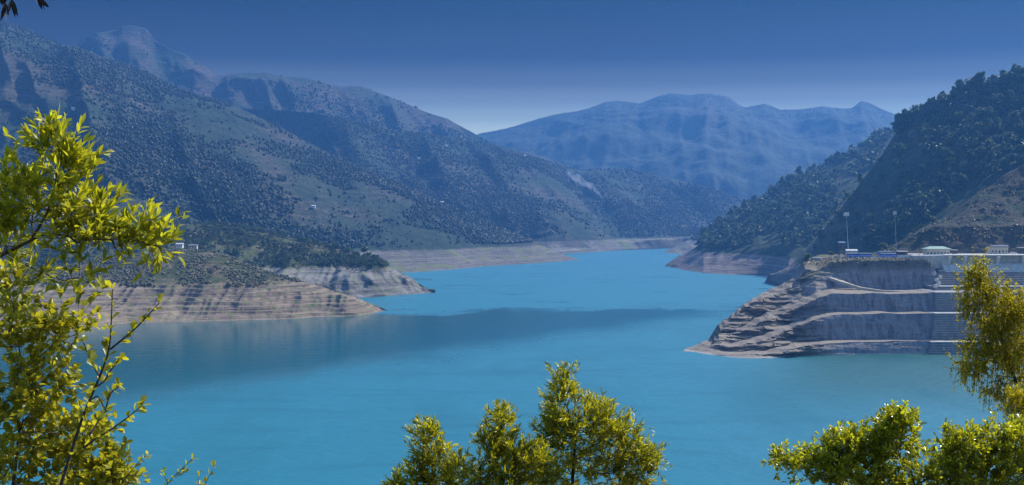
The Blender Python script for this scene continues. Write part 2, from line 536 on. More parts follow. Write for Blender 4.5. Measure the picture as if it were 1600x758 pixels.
# back-left ridge with the rounded peak
loft('back_mountain', [
    [(-250, 250, 3400), (1000, 330, 4100)],
    [(-250, 60, 4100), (60, 80, 4100), (118, 70, 4100), (150, 51, 4100), (182, 47, 4100), (192, 41, 4100), (208, 40, 4100), (228, 44, 4100), (243, 63, 4100), (262, 74, 4100),
     (290, 85, 4100), (305, 98, 4100), (322, 104, 4100), (338, 117, 4100), (380, 113, 4100), (420, 114, 4100), (440, 119, 4100), (480, 122, 4100), (530, 135, 4250), (565, 135, 4350), (600, 148, 4350),
     (630, 160, 4400), (665, 175, 4500), (700, 186, 4500), (735, 205, 4500), (760, 220, 4500), (830, 240, 4500), (1000, 300, 4500)]],
    -250, 1000, 520, [90], M['back_mountain'], fold=(260, 480, 2.2), rough=(11, 90), back=(700, 1), seed=11, skew=.4)
# mid ridge running down to the far bend of the lake
loft('mid_ridge', [
    [(300, 404, None), (600, 402, None), (860, 397, None), (940, 393, None), (1000, 390, None), (1070, 387, None), (1240, 384, None)],
    [(300, 385, 2900), (600, 385, 2930), (860, 380, 3080), (940, 377, 3250), (1000, 374, 3400), (1070, 369, 3600), (1240, 372, 3900)],
    [(300, 165, 3600), (410, 172, 3600), (450, 174, 3600), (500, 177, 3600), (560, 190, 3600), (600, 200, 3670), (680, 211, 3811), (740, 222, 3917), (800, 237, 4023), (840, 247, 4094),
     (890, 262, 4182), (912, 268, 4250), (930, 264, 4250), (990, 266, 4300), (1050, 279, 4300), (1100, 291, 4300), (1150, 308, 4300), (1175, 325, 4300), (1240, 352, 4300)]],
    300, 1240, 460, [12, 110], M['mid_ridge'], fold=(330, 480, 2.2), rough=(9, 110), back=(500, 1), seed=5, skew=.6)
# pale far spur on the right bank
loft('far_right_spur', [
    [(1040, 397, None), (1080, 398, None), (1150, 398, None), (1500, 399, None)],
    [(1040, 394, 3150), (1065, 382, 3200), (1095, 362, 3300), (1130, 348, 3400), (1165, 322, 3500), (1200, 300, 3600), (1250, 275, 3700), (1300, 250, 3800), (1420, 215, 3900), (1500, 200, 3900)]],
    1040, 1500, 160, [50], M['mid_ridge'], fold=(70, 200, 2), rough=(9, 80), back=(500, 1), seed=8)
# front-left mountain
loft('front_mountain', [
    [(-300, 452, None), (300, 446, None), (560, 433, None), (600, 429, None), (640, 426, None), (700, 422, None), (760, 416, None), (830, 412, None), (870, 409, None), (905, 406, None)],
    [(-300, 428, 1850), (300, 424, 1900), (560, 406, 2100), (600, 400, 2150), (640, 398, 2200), (700, 394, 2250), (760, 390, 2380), (830, 390, 2480), (870, 396, 2560), (905, 405.5, 2590)],
    [(-300, -5, 3300), (0, 35, 3300), (18, 36, 3300), (60, 54, 3300), (100, 71, 3280), (160, 90, 3250), (230, 112, 3200), (280, 140, 3150), (330, 155, 3120), (380, 172, 3100), (430, 195, 3050),
     (480, 222, 3000), (560, 262, 2900), (640, 295, 2850), (700, 322, 2800), (760, 348, 2750), (820, 374, 2700), (850, 386, 2680), (880, 397, 2640), (905, 405, 2605)]],
    -300, 905, 620, [14, 170], M['front_mountain'], fold=(470, 520, 2.2), rough=(8, 80), back=(500, 1), seed=2, skew=1.1)
# lower brown spur of it
loft('lower_spur', [
    [(-300, 420, 1700), (420, 420, 1700)],
    [(-300, 225, 2350), (0, 238, 2300), (80, 246, 2300), (140, 252, 2280), (200, 278, 2200), (250, 308, 2150), (310, 345, 2050), (360, 372, 2000), (420, 400, 1950)]],
    -300, 420, 260, [90], M['front_mountain'], fold=(60, 170, 2), rough=(5, 50), back=(250, 1), seed=21, skew=.8)
# wooded hill ending in the grey rock point
loft('wooded_hill', [
    [(-300, 470, None), (450, 468, None), (560, 466, None), (600, 463, None), (640, 460, None), (680, 457, None)],
    [(-300, 440, 1330), (450, 438, 1370), (520, 440, 1385), (560, 436, 1395), (590, 420, 1420), (620, 430, 1430), (650, 443, 1440), (680, 456.5, 1453)],
    [(-300, 322, 1900), (0, 332, 1850), (130, 338, 1820), (200, 343, 1800), (270, 348, 1780), (330, 351, 1750), (390, 356, 1720), (440, 368, 1680), (500, 382, 1620), (550, 396, 1560),
     (585, 404, 1500), (598, 412, 1480), (620, 424, 1470), (640, 433, 1462), (655, 444, 1458), (680, 456, 1456)]],
    -300, 680, 560, [26, 90], M['near_hill'], fold=(34, 55, 1.8), rough=(5.0, 22), back=(200, 1), seed=14, skew=.5)
# nearest terraced bank
loft('terraced_bank', [
    [(-300, 530, None), (0, 525, None), (100, 520, None), (170, 508, None), (200, 505, None), (250, 504, None), (400, 500, None), (500, 497, None), (570, 492, None), (607, 486, None)],
    [(-300, 478, 1020), (0, 474, 1030), (100, 468, 1050), (160, 458, 1090), (195, 447, 1130), (250, 445, 1130), (400, 447, 1130), (450, 450, 1140), (500, 457, 1140), (560, 472, 1150), (607, 485.5, 1168)],
    [(-300, 430, 1300), (0, 424, 1300), (100, 415, 1320), (170, 402, 1340), (230, 392, 1350), (280, 388, 1350), (330, 391, 1340), (370, 404, 1300), (410, 422, 1250), (450, 433, 1230), (500, 447, 1200),
     (550, 464, 1180), (590, 478, 1172), (607, 485, 1170)]],
    -300, 607, 620, [90, 60], M['terraced_bank'], fold=(22, 60, 1.1), rough=(3.2, 28), back=(120, 1), seed=31, skew=.2, terrace=(3.4, .75))
# right mountain, farther wooded slope
loft('right_mountain#a', [
    [(1040, 417, None), (1060, 421, None), (1100, 427, None), (1140, 429, None), (1200, 431, None), (1230, 440, None), (1500, 470, None)],
    [(1040, 416.5, 2215), (1062, 403, 2210), (1100, 394, 2080), (1150, 390, 2020), (1200, 388, 1960), (1230, 385, 1880), (1500, 380, 1600)],
    [(1040, 416, 2230), (1060, 400, 2260), (1085, 388, 2300), (1110, 366, 2350), (1150, 341, 2420), (1200, 312, 2500), (1250, 278, 2580), (1290, 262, 2620), (1340, 240, 2650), (1380, 214, 2700), (1415, 192, 2750), (1500, 160, 2800)]],
    1040, 1500, 360, [30, 90], M['right_mountain'], fold=(75, 150, 2.4), rough=(4, 40), back=(300, 1), seed=41, skew=-1.2)
# near ridge with the shaded flank
loft('right_mountain#b', [
    [(1195, 442, None), (1230, 450, None), (1300, 460, 1350), (1450, 470, 1200), (1800, 480, 1150)],
    [(1195, 441, 1690), (1230, 421, 1690), (1262, 388, 1680), (1300, 343, 1680), (1340, 292, 1680), (1380, 238, 1680), (1400, 205, 1680), (1425, 190, 1670), (1440, 182, 1660), (1480, 168, 1640), (1500, 153, 1620),
     (1530, 143, 1600), (1570, 136, 1580), (1600, 128, 1560), (1700, 95, 1500), (1800, 70, 1500)]],
    1195, 1800, 420, [150], M['right_mountain'], fold=(95, 190, 3.0), rough=(10, 60), back=(260, 1), seed=46, skew=-1.6)
loft('right_mountain#c', [
    [(1520, 200, 1800), (1800, 200, 1800)],
    [(1520, 160, 2300), (1560, 128, 2300), (1580, 118, 2300), (1600, 110, 2300), (1700, 75, 2300), (1800, 50, 2300)]],
    1520, 1800, 90, [30], M['right_mountain'], rough=(9, 60), back=(260, 1), seed=49)
# cut slopes above the dam road
loft('cut_slope', [
    [(1330, 402, 960), (1400, 398, 985), (1440, 396, 985), (1800, 392, 985)],
    [(1330, 401, 970), (1370, 398, 1000), (1400, 385, 1010), (1430, 368, 1012), (1450, 359, 1010), (1475, 354, 1005), (1800, 352, 1005)],
    [(1330, 400.5, 985), (1370, 397, 1015), (1400, 384, 1025), (1430, 366, 1027), (1450, 356, 1027), (1475, 351.5, 1022), (1800, 349, 1022)],
    [(1330, 400, 1000), (1370, 396, 1040), (1400, 383, 1050), (1430, 363, 1060), (1455, 352, 1070), (1480, 345, 1080), (1500, 330, 1080), (1515, 318, 1080), (1540, 312, 1075), (1800, 306, 1075)],
    [(1330, 399, 1010), (1370, 395, 1060), (1400, 382, 1075), (1430, 361, 1090), (1455, 349, 1100), (1480, 340, 1110), (1500, 322, 1110), (1530, 300, 1110), (1555, 285, 1110), (1570, 272, 1110), (1600, 258, 1110), (1700, 220, 1110), (1800, 190, 1110)]],
    1330, 1800, 420, [36, 4, 24, 24], M['cut_slope'], fold=(5, 22, 1.0), rough=(2.6, 12), back=(160, 1), seed=61, skew=-.6)

# ------------------------------------------------------------------ rock promontory with cut benches
def prom():
    S = [  # px : (py, d) rows, last two given as ('z', z, d)
        (1068, [(549, 813), (548.8, 814), (548.6, 815), (548.4, 816), (548.2, 817), (548, 818), (547.8, 819), (547.6, 820), (547.4, 821)]),
        (1085, [(550, 809), (547.5, 813), (546, 816), (544, 820), (543, 823), (541.5, 827), (540.5, 830), (540, 833), (539, 836)]),
        (1110, [(554, 794), (550, 800), (547, 806), (541, 815), (539, 822), (535, 832), (532, 845), (530, 855), (528, 865)]),
        (1124, [(556, 787), (551, 793), (547, 803), (538, 810), (534, 822), (524, 828), (519, 842), (510, 850), (505, 864)]),
        (1140, [(558, 779), (553, 785), (548, 800), (540, 806), (535, 825), (524, 832), (518, 846), (499, 853), (494, 870)]),
        (1165, [(560, 773), (554, 778), (547, 800), (536, 806), (528, 832), (512, 840), (504, 856), (478, 864), (472, 885)]),
        (1190, [(560, 773), (553, 778), (545, 800), (530, 806), (522, 835), (500, 842), (492, 868), (465, 876), (458, 905)]),
        (1215, [(559, 776), (548, 782), (540, 805), (520, 812), (511, 842), (490, 850), (478, 878), (456, 890), (447, 918)]),
        (1240, [(557, 783), (540, 786), (534, 812), (510, 818), (502, 850), (482, 856), (470, 884), (444, 900), (433, 930)]),
        (1256, [(556, 786), (538, 790), (533, 814), (503, 820), (498, 850), (474, 856), (464, 888), (420, 910), (408, 945)]),
        (1275, [(556, 788), (537, 792), (532, 815), (497, 821), (492, 848), (466, 854), (458, 880), (424, 905), (404, 955)]),
        (1300, [(555, 790), (536, 795), (531, 816), (493, 822), (489, 846), (460, 852), (450, 896), (409, 907), (403, 956)]),
        (1350, [(554, 795), (534, 800), (531, 818), (491, 824), (487, 846), (459, 850), (451, 903), (407, 909), (402, 956)]),
        (1400, [(553, 798), (533, 803), (530, 819), (490, 824), (486, 846), (458, 850), (451, 904), (406, 910), (402, 956)]),
        (1450, [(553, 798), (533, 803), (530, 819), (490, 824), (486, 846), (458, 850), (451, 904), (406, 910), (402, 956)]),
        (1468, [(553, 798), (533, 803), (530, 819), (490, 824), (486, 846), (458, 850), (453, 903), (432, 910), (430, 932)]),
        (1800, [(553, 798), (533, 803), (530, 819), (490, 824), (486, 846), (458, 850), (451, 904), (432, 910), (430, 932)])]
    pxs = np.concatenate([np.linspace(1068, 1300, 330), np.linspace(1301, 1470, 200), np.linspace(1472, 1800, 60)])
    nl = 9
    L = []
    for i in range(nl):
        pts = [(px, W(px, *r[i])) for px, r in S]
        a = resample(pts, pxs); a[:, 0] = (pxs - 800) / F * a[:, 1]; L.append(a)
    rows = []; kind = []
    foot = L[0].copy(); foot[:, 2] -= 16; foot[:, 1] -= 8
    rows.append(foot); kind.append(0)
    segs = [16, 8, 20, 10, 18, 14, 26, 12]
    for i in range(nl - 1):
        for k in range(segs[i]):
            t = k / segs[i]
            rows.append(L[i] * (1 - t) + L[i + 1] * t); kind.append(1 if i % 2 == 0 else 2)
    rows.append(L[-1]); kind.append(2)
    q = L[-1].copy()
    flat = np.clip((pxs - 1256) / 60, 0, 1)
    q[:, 1] += 8 + flat * 60; q[:, 2] += flat * .3 - (1 - flat) * 2
    rows.append(q); kind.append(3)
    q2 = q.copy(); q2[:, 1] += 45; q2[:, 2] = -18
    rows.append(q2); kind.append(3)
    G = np.stack(rows, axis=1)
    K = np.array(kind)[None, :] * np.ones((len(pxs), 1))
    X, Y, Z = G[..., 0].copy(), G[..., 1].copy(), G[..., 2].copy()
    nat = np.clip((1300 - pxs) / 50, 0, 1)[:, None]       # natural rock to the left, trimmed faces to the right
    act = np.where(K >= 3, 0, 1)
    amp = .7 + 2.6 * nat
    n1 = fbm(X / 26, Z / 3.2 + Y / 40, 5) - .5
    n2 = ridged(X / 34, Z / 14 + 4, 5) - .6
    G[..., 1] += (n1 * 3.4 + n2 * 2.2) * amp * act * np.clip(Z / 2 + .5, 0, 1)
    rim = fbm(X / 30, Y * 0 + 3.0, 4) - .5
    G[..., 2] += (fbm(X / 24, Y / 9, 5) - .5) * (1.0 + 1.6 * nat) * act * np.clip(Z / 3, 0, 1)
    blk = np.floor(fbm(X / 30 + 9, Y / 30 + Z / 14, 3) * 7) / 7 - .5
    G[..., 1] += blk * 16 * nat * act * np.clip(Z / 4, 0, 1)
    G[..., 2] += rim * 3.0 * (K < 3) * np.clip(Z / 20, 0, 1) * np.clip((1450 - pxs) / 60, 0, 1)[:, None]
    # strata ledges on the natural part
    st = 3.4
    zz = G[..., 2] + 7 * (fbm(X / 45, Y / 35, 4) - .5) + .05 * X
    fr = zz / st - np.floor(zz / st)
    led = (np.floor(zz / st) + np.clip((fr - .5) / .5, 0, 1)) * st - zz
    G[..., 2] += led * .40 * np.clip((1330 - pxs) / 60, 0, 1)[:, None] * act * np.clip(Z / 2, 0, 1)
    nu, nv = G.shape[:2]
    idx = np.arange(nu * nv).reshape(nu, nv)
    Fq = np.stack([idx[:-1, :-1].ravel(), idx[1:, :-1].ravel(), idx[1:, 1:].ravel(), idx[:-1, 1:].ravel()], axis=1)
    o = obj('rock_promontory', mesh_np('rock_promontory', G.reshape(-1, 3), [Fq], M['rock_bench'], False))
    tag(o, kind='structure')
    HILLS['prom'] = (G, pxs)
    return G, pxs
PG, PPX = prom()

def ground_z(x, y, names=('prom',)):
    best = -99
    for nm in names:
        G = HILLS[nm][0].reshape(-1, 3)
        d = (G[:, 0] - x) ** 2 + (G[:, 1] - y) ** 2
        best = max(best, G[np.argsort(d)[:3], 2].mean())
    return best

# dusty tracks along the benches and round the headland
def track(pts, wd, name='track'):
    pts = np.array(pts, float)
    t = np.linspace(0, len(pts) - 1, 60)
    P = np.stack([np.interp(t, np.arange(len(pts)), pts[:, i]) for i in range(3)], 1)
    d = np.gradient(P[:, :2], axis=0); d /= np.linalg.norm(d, axis=1)[:, None]
    n = np.stack([-d[:, 1], d[:, 0]], 1)
    j = 1 + .25 * rng.standard_normal(60)
    a = P.copy(); a[:, :2] += n * wd / 2 * j[:, None]; b = P.copy(); b[:, :2] -= n * wd / 2
    a0 = a.copy(); b0 = b.copy(); a0[:, 2] -= 2; b0[:, 2] -= 2
    V = np.concatenate([a, b, a0, b0]); m = 60
    Fc = []
    for i in range(59):
        Fc += [(i, i + 1, m + i + 1, m + i), (m + i, m + i + 1, 3 * m + i + 1, 3 * m + i), (2 * m + i, 2 * m + i + 1, i + 1, i)]
    return tag(obj(name, mesh_np(name, V, [np.array(Fc)], M['dust'])), kind='structure')
def on(px, py, d, up=.1):
    p = W(px, py, d); return (p[0], p[1], p[2] + up)
track([on(1262, 409, 940), on(1263, 418, 925), on(1276, 426, 915), on(1296, 433, 900), on(1320, 441, 890), on(1345, 449, 885), on(1380, 454, 880), on(1420, 455, 878), on(1455, 455, 876)], 4.5)

# slope the photographer stands on
def near_slope():
    xs = np.linspace(-120, 160, 90); ys = np.linspace(-60, 260, 100)
    X, Y = np.meshgrid(xs, ys, indexing='ij')
    Z = 86.3 - np.where(Y > 0, .46 * Y, .15 * Y) + (fbm(X / 9, Y / 9, 5) - .5) * 1.6 - .02 * np.abs(X)
    Z = Z - .5 * np.exp(-(X ** 2 + Y ** 2) / 9)
    idx = np.arange(X.size).reshape(X.shape)
    Fq = np.stack([idx[:-1, :-1].ravel(), idx[1:, :-1].ravel(), idx[1:, 1:].ravel(), idx[:-1, 1:].ravel()], axis=1)
    tag(obj('near_slope', mesh_np('near_slope', np.stack([X, Y, Z], -1).reshape(-1, 3), [Fq], M['slope_ground'], True)), kind='structure')
near_slope()
def slope_z(x, y): return 86.3 - (.46 * y if y > 0 else .15 * y) - .02 * abs(x) - .5

# ------------------------------------------------------------------ woods on the hills
ICO_V = None
def ico():
    t = (1 + 5 ** .5) / 2
    v = np.array([(-1, t, 0), (1, t, 0), (-1, -t, 0), (1, -t, 0), (0, -1, t), (0, 1, t), (0, -1, -t), (0, 1, -t), (t, 0, -1), (t, 0, 1), (-t, 0, -1), (-t, 0, 1)], float)
    v /= np.linalg.norm(v[0])
    f = np.array([(0, 11, 5), (0, 5, 1), (0, 1, 7), (0, 7, 10), (0, 10, 11), (1, 5, 9), (5, 11, 4), (11, 10, 2), (10, 7, 6), (7, 1, 8), (3, 9, 4), (3, 4, 2), (3, 2, 6), (3, 6, 8), (3, 8, 9), (4, 9, 5), (2, 4, 11), (6, 2, 10), (8, 6, 7), (9, 8, 1)])
    return v, f
IV, IF = ico()

def scatter(hname, n, vmin=0.0, vmax=1.0, zmin=33, dens=None, pxlim=None, hrange=(5, 10), seed=0):
    G, pxs = HILLS[hname]
    nu, nv = G.shape[:2]
    r = np.random.default_rng(seed)
    u = r.random(n) * (nu - 1.001); v = (vmin + (vmax - vmin) * r.random(n)) * (nv - 1.001)
    ui, vi = u.astype(int), v.astype(int); fu, fv = (u - ui)[:, None], (v - vi)[:, None]
    P = (G[ui, vi] * (1 - fu) + G[ui + 1, vi] * fu) * (1 - fv) + (G[ui, vi + 1] * (1 - fu) + G[ui + 1, vi + 1] * fu) * fv
    # real slope area per cell keeps the density even on the ground
    m = P[:, 2] > zmin
    px = 800 + P[:, 0] / P[:, 1] * F
    if pxlim: m &= (px > pxlim[0]) & (px < pxlim[1])
    if dens is not None: m &= r.random(n) < dens(P)
    P = P[m]
    h = hrange[0] + (hrange[1] - hrange[0]) * r.random(len(P)) ** 2.4
    return P, h

def crowns(P, h, wr=(.35, .5), base=.5, lift=.45, seed=0):
    """many small irregular crowns as one array pair; each gets a lower lobe so the outline is uneven"""
    r = np.random.default_rng(seed)
    n = len(P)
    Vs, Fs = [], []
    off = 0
    for lobe in range(2):
        w = h * (wr[0] + (wr[1] - wr[0]) * r.random(n)) * (1 if lobe == 0 else .7)
        hh = h * base * (1 if lobe == 0 else .6)
        J = 1 + .45 * (r.random((n, 12)) - .5)
        a = r.random(n) * 6.28
        V = IV[None] * J[..., None]
        ca, sa = np.cos(a)[:, None], np.sin(a)[:, None]
        x = V[..., 0] * ca - V[..., 1] * sa; y = V[..., 0] * sa + V[..., 1] * ca
        o = np.zeros((n, 3)) if lobe == 0 else np.stack([(r.random(n) - .5) * h * .6, (r.random(n) - .5) * h * .6, -h * .12 * r.random(n)], 1)
        VV = np.stack([x * w[:, None], y * w[:, None], V[..., 2] * hh[:, None] + (h * lift)[:, None]], -1) + P[:, None, :] + o[:, None, :]
        Vs.append(VV.reshape(-1, 3)); Fs.append((IF[None] + (np.arange(n) * 12)[:, None, None] + off).reshape(-1, 3)); off += n * 12
    return np.concatenate(Vs), np.concatenate(Fs)

def D(scale, lo, hi, gully=0.0, seed=0):
    def f(P):
        a = fbm((P[:, 0] + .4 * P[:, 2]) / scale + seed, (P[:, 1] * .5 + P[:, 2]) / scale + seed, 5)
        return np.clip((a - lo) / (hi - lo), 0.015, 1)
    return f
lots = []
lots.append(scatter('front_mountain', 100000, .10, 1.0, 34, D(200, .32, .60), (-40, 920), (2.6, 8), 1))
lots.append(scatter('lower_spur', 3500, .1, 1, 20, D(120, .45, .6), (-40, 420), (3.5, 7), 2))
lots.append(scatter('mid_ridge', 52000, .1, 1, 33, D(220, .32, .60), (380, 1200), (3, 8), 3))
lots.append(scatter('back_mountain', 12000, .4, 1, 20, D(300, .42, .6), (60, 800), (5, 10), 4))
lots.append(scatter('far_right_spur', 1500, .1, 1, 30, None, (1040, 1420), (6, 11), 5))
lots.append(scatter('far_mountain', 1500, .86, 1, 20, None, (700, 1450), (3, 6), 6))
P = np.concatenate([a for a, b in lots]); h = np.concatenate([b for a, b in lots])
V_, F_ = crowns(P, h)
fo = obj('distant_forest', mesh_np('distant_forest', V_, [F_], M['far_leaf'], False))
tag(fo, 'hazy green woodland scattered over the distant mountains on the far side', 'forest', kind='stuff')

# leafy tree meshes for the nearer hillsides
def leafy(seed, kind):
    r = np.random.default_rng(seed)
    lobes = []
    if kind == 'pine':
        z0 = .30 + .12 * r.random()
        for i in range(9):
            t = i / 8
            rad = (.23 * (1 - t) ** .7 + .07) * (1 + .3 * (r.random() - .5))
            a = r.random() * 6.28
            lobes.append((math.cos(a) * rad * .7, math.sin(a) * rad * .7, z0 + t * (.92 - z0), rad * .85, .10))
    elif kind == 'round':
        for i in range(8):
            a = r.random() * 6.28; q = .24 * r.random() ** .5
            lobes.append((math.cos(a) * q, math.sin(a) * q, .45 + .4 * r.random(), .20 + .07 * r.random(), .16))
    else:
        for i in range(6):
            a = r.random() * 6.28; q = .35 * r.random() ** .5
            lobes.append((math.cos(a) * q, math.sin(a) * q, .3 + .35 * r.random(), .25, .25))
    cs = []
    n = 34
    for (x, y, z, rr, rz) in lobes:
        d = r.standard_normal((n, 3)); d /= np.linalg.norm(d, axis=1)[:, None]
        q = (.55 + .5 * r.random(n))[:, None]
        cs.append(np.array([x, y, z]) + d * q * np.array([rr, rr, rz]))
    C = np.concatenate(cs)
    n = len(C)
    s = .035 + .045 * r.random(n)
    a = r.standard_normal((n, 3)); a /= np.linalg.norm(a, axis=1)[:, None]
    b = np.cross(a, r.standard_normal((n, 3))); b /= np.linalg.norm(b, axis=1)[:, None]
    a = a * s[:, None]; b = b * (s * .8)[:, None]
    V = np.stack([C - a - b, C + a - b * .6, C + a * .8 + b, C - a + b * .7], 1).reshape(-1, 3)
    Fq = np.arange(n * 4).reshape(n, 4)
    return V, Fq
def trunk_mesh(seed, top=.8):
    r = random.Random(seed)
    mb = MB()
    pts = [(0, 0, -.06), (.01 * r.uniform(-1, 1), .01, .25), (.03 * r.uniform(-1, 1), .02 * r.uniform(-1, 1), .55), (.03 * r.uniform(-1, 1), .02, top)]
    mb.tube(pts, [.022, .018, .012, .004], 5)
    for k in range(4):
        a = r.random() * 6.28; z = .35 + .12 * k
        mb.tube([(0, 0, z), (.09 * math.cos(a), .09 * math.sin(a), z + .05), (.16 * math.cos(a), .16 * math.sin(a), z + .12)], [.008, .005, .002], 4)
    return mb.mesh('trunk', M['bark'])
VAR = []
for i in range(10):
    kd = 'pine' if i % 5 < 3 else 'round'
    V, Fq = leafy(100 + i, kd)
    VAR.append((kd, mesh_np('crown', V, [Fq], M['pine_leaf']), trunk_mesh(i), V, Fq))

near = []
def spine_dens(P):
    px = 800 + P[:, 0] / P[:, 1] * F; py = HZ - (P[:, 2] - HC) / P[:, 1] * F
    lim = np.interp(py, [150, 190, 250, 300, 350, 400], [1400, 1436, 1440, 1418, 1380, 1345]) + 26 * (fbm(P[:, 2] / 30., P[:, 0] / 60., 3) - .5)
    return np.where(px < lim, .10, 1) * D(60, .34, .50, seed=3)(P)
near.append(scatter('right_mountain#b', 2500, .12, 1.0, 45, spine_dens, (1230, 1640), (8, 21), 11))
near.append(scatter('right_mountain#a', 3400, .22, 1.0, 34, D(70, .36, .52, seed=5), (1050, 1500), (8, 22), 12))
near.append(scatter('wooded_hill', 15000, .24, 1.0, 30, D(34, .32, .48, seed=9), (-40, 640), (2.5, 6.5), 13))
near.append(scatter('right_mountain#c', 220, .4, 1.0, 34, None, (1520, 1640), (7, 12), 14))
# trees crowding the crest lines
def crest(hname, n, pxlim, hr, seed):
    G, pxs = HILLS[hname]; r = np.random.default_rng(seed)
    k = np.where((pxs > pxlim[0]) & (pxs < pxlim[1]))[0]
    i = r.choice(k, n); j = G.shape[1] - 1 - (r.random(n) ** 2 * 6).astype(int)
    return G[i, j], hr[0] + (hr[1] - hr[0]) * r.random(n) ** 1.5
near.append(crest('right_mountain#b', 130, (1400, 1620), (10, 27), 15))
near.append(crest('right_mountain#a', 120, (1100, 1420), (12, 28), 16))
near.append(crest('wooded_hill', 60, (300, 600), (4, 8), 17))
near.append(scatter('cut_slope', 900, .42, 1.0, 60, D(14, .45, .6, seed=2), (1400, 1610), (1.2, 4.5), 18))
NP_ = np.concatenate([a for a, b in near]); NH = np.concatenate([b for a, b in near])
hid = np.concatenate([np.full(len(a), k) for k, (a, b) in enumerate(near)])
# sort by apparent size; the biggest 300 become separate trees
app = NH / NP_[:, 1] * F
pxn = 800 + NP_[:, 0] / NP_[:, 1] * F
ok = (pxn < 1600) & (hid != 7) & (hid != 2) & (hid != 6)
# the ones hidden behind the near shoreline, the cut slope or the weeping tree come last
pyn = HZ - (NP_[:, 2] - HC) / NP_[:, 1] * F
cutx = np.interp(pxn, [1330, 1400, 1455, 1500, 1555, 1600], [400, 383, 350, 322, 285, 258])
hidb = (pyn > cutx - 2) & (pxn > 1330)
spine = np.interp(pxn, [1195, 1262, 1340, 1400, 1440, 1500], [441, 388, 292, 205, 182, 153])
hidb |= ((hid == 1) | (hid == 5)) & (pyn > spine) & (pxn > 1195)
order = np.argsort(-(app * ok * (~hidb)))
big = order[:285]
rest = order[285:]
rest = rest[~(hidb[rest])]
def put_tree(i, p, hh, rz, label, group, kd=None, wide=1.0, name=None):
    kinds = [v for v in VAR if kd is None or v[0] == kd]
    v = kinds[i % len(kinds)]
    e = empty(name or ('pine_tree' if v[0] == 'pine' else 'broadleaf_tree'), p, rz)
    e.scale = (hh * wide, hh * wide, hh)
    tag(e, label, 'tree', group)
    obj('trunk', v[2], e); obj('crown', v[1], e)
    return e
for i, k in enumerate(big):
    v = VAR[i % 10]
    kn = 'pine' if v[0] == 'pine' else 'rounded tree'
    if hid[k] == 4:
        lb = 'dark %s on the right ridge crest against the sky' % kn
        gp = kn + 's along the right ridge crest'
    elif hid[k] in (0, 3):
        lb = ('lower ' if pyn[k] > 230 else 'upper ') + kn + ' on the shaded wooded flank below the right ridge crest'
        gp = kn + ('s low' if pyn[k] > 230 else 's high') + ' on the right flank'
    else:
        lb = 'pine on the farther right slope dropping to the lake' if v[0] == 'pine' else 'rounded tree on the farther right slope dropping to the lake'
        gp = ('pines' if v[0] == 'pine' else 'rounded trees') + ' on the farther right slope'
    put_tree(i, NP_[k], NH[k], i * 1.7, lb, gp, v[0])
    # keep the variant used in step with the label
Vs, Fs, off = [], [], 0
for q in range(10):
    kk = rest[q::10]
    V, Fq = VAR[q][3], VAR[q][4]
    # thinner leaf set for the mass
    sel = np.random.default_rng(q).random(len(Fq)) < (.42)
    V = V.reshape(-1, 4, 3)[sel]; c = V.mean(1, keepdims=True); V = (c + (V - c) * 1.45).reshape(-1, 3)
    n = len(kk); a = np.random.default_rng(q).random(n) * 6.28
    ca, sa = np.cos(a)[:, None], np.sin(a)[:, None]
    wf = 1.25
    X = (V[None, :, 0] * ca - V[None, :, 1] * sa) * NH[kk][:, None] * wf + NP_[kk, 0][:, None]
    Y = (V[None, :, 0] * sa + V[None, :, 1] * ca) * NH[kk][:, None] * wf + NP_[kk, 1][:, None]
    Z = V[None, :, 2] * NH[kk][:, None] + NP_[kk, 2][:, None] - .1 * NH[kk][:, None]
    Vs.append(np.stack([X, Y, Z], -1).reshape(-1, 3))
    Fs.append(np.arange(n * len(V)).reshape(-1, 4) + off); off += n * len(V)
fo = obj('hillside_forest', mesh_np('hillside_forest', np.concatenate(Vs), [np.concatenate(Fs)], M['pine_leaf'], False))
tag(fo, 'mass of green trees and bushes covering the nearer hillsides', 'forest', kind='stuff')
# low scrub on the banks
lots = [scatter('terraced_bank', 34000, .56, 1.0, 25, D(22, .36, .54, seed=4), (-20, 600), (.5, 2.6), 21)]
lots.append(scatter('cut_slope', 4500, .2, .95, 55, D(8, .45, .6, seed=12), (1380, 1610), (.6, 1.8), 22))
lots.append(scatter('wooded_hill', 2600, .2, .9, 27, D(20, .5, .6, seed=19), (-40, 600), (1, 2.5), 23))
pr = PG[(PG[..., 2] > 52)]
prp = 800 + pr[:, 0] / pr[:, 1] * F
sel = rng.choice(np.where((prp > 1255) & (prp < 1470))[0], 420)
lots.append((pr[sel], .4 + .8 * rng.random(420)))
P = np.concatenate([a for a, b in lots]); h = np.concatenate([b for a, b in lots])
V_, F_ = crowns(P, h, (.5, .8), .5, .3)
tag(obj('scrub', mesh_np('scrub', V_, [F_], M['scrub_leaf'], False)), 'low dry scrub and tussocks on the banks and cut slopes', 'scrub', kind='stuff')

# trees that stand out
def at(px, py, d): return tuple(W(px, py, d))
put_tree(3, at(545, 400, 1555), 10.5, .3, 'round dark tree on the rock point hill, left of a pair', None, 'round', 1.15, 'broadleaf_tree')
put_tree(4, at(570, 400, 1535), 13.5, 1.3, 'taller round dark tree at the end of the wooded hill', None, 'round', 1.1, 'broadleaf_tree')
put_tree(1, at(1261, 411, 943), 8.0, 2.3, 'round green bush at the outer corner of the rock headland', None, 'round', 1.0, 'bush')
put_tree(2, at(1382, 396, 985), 9, .9, 'olive tree behind the parked blue buses', None, 'round', 1.3, 'broadleaf_tree')
put_tree(1, at(1298, 402, 958), 5, .2, 'small dry bush left of the watchtower', None, 'round', 1.5, 'bush')
put_tree(4, at(1459, 352, 1012), 8, .2, 'small yellowish tree at the end of the upper bench road', None, 'round', 1.2, 'broadleaf_tree')

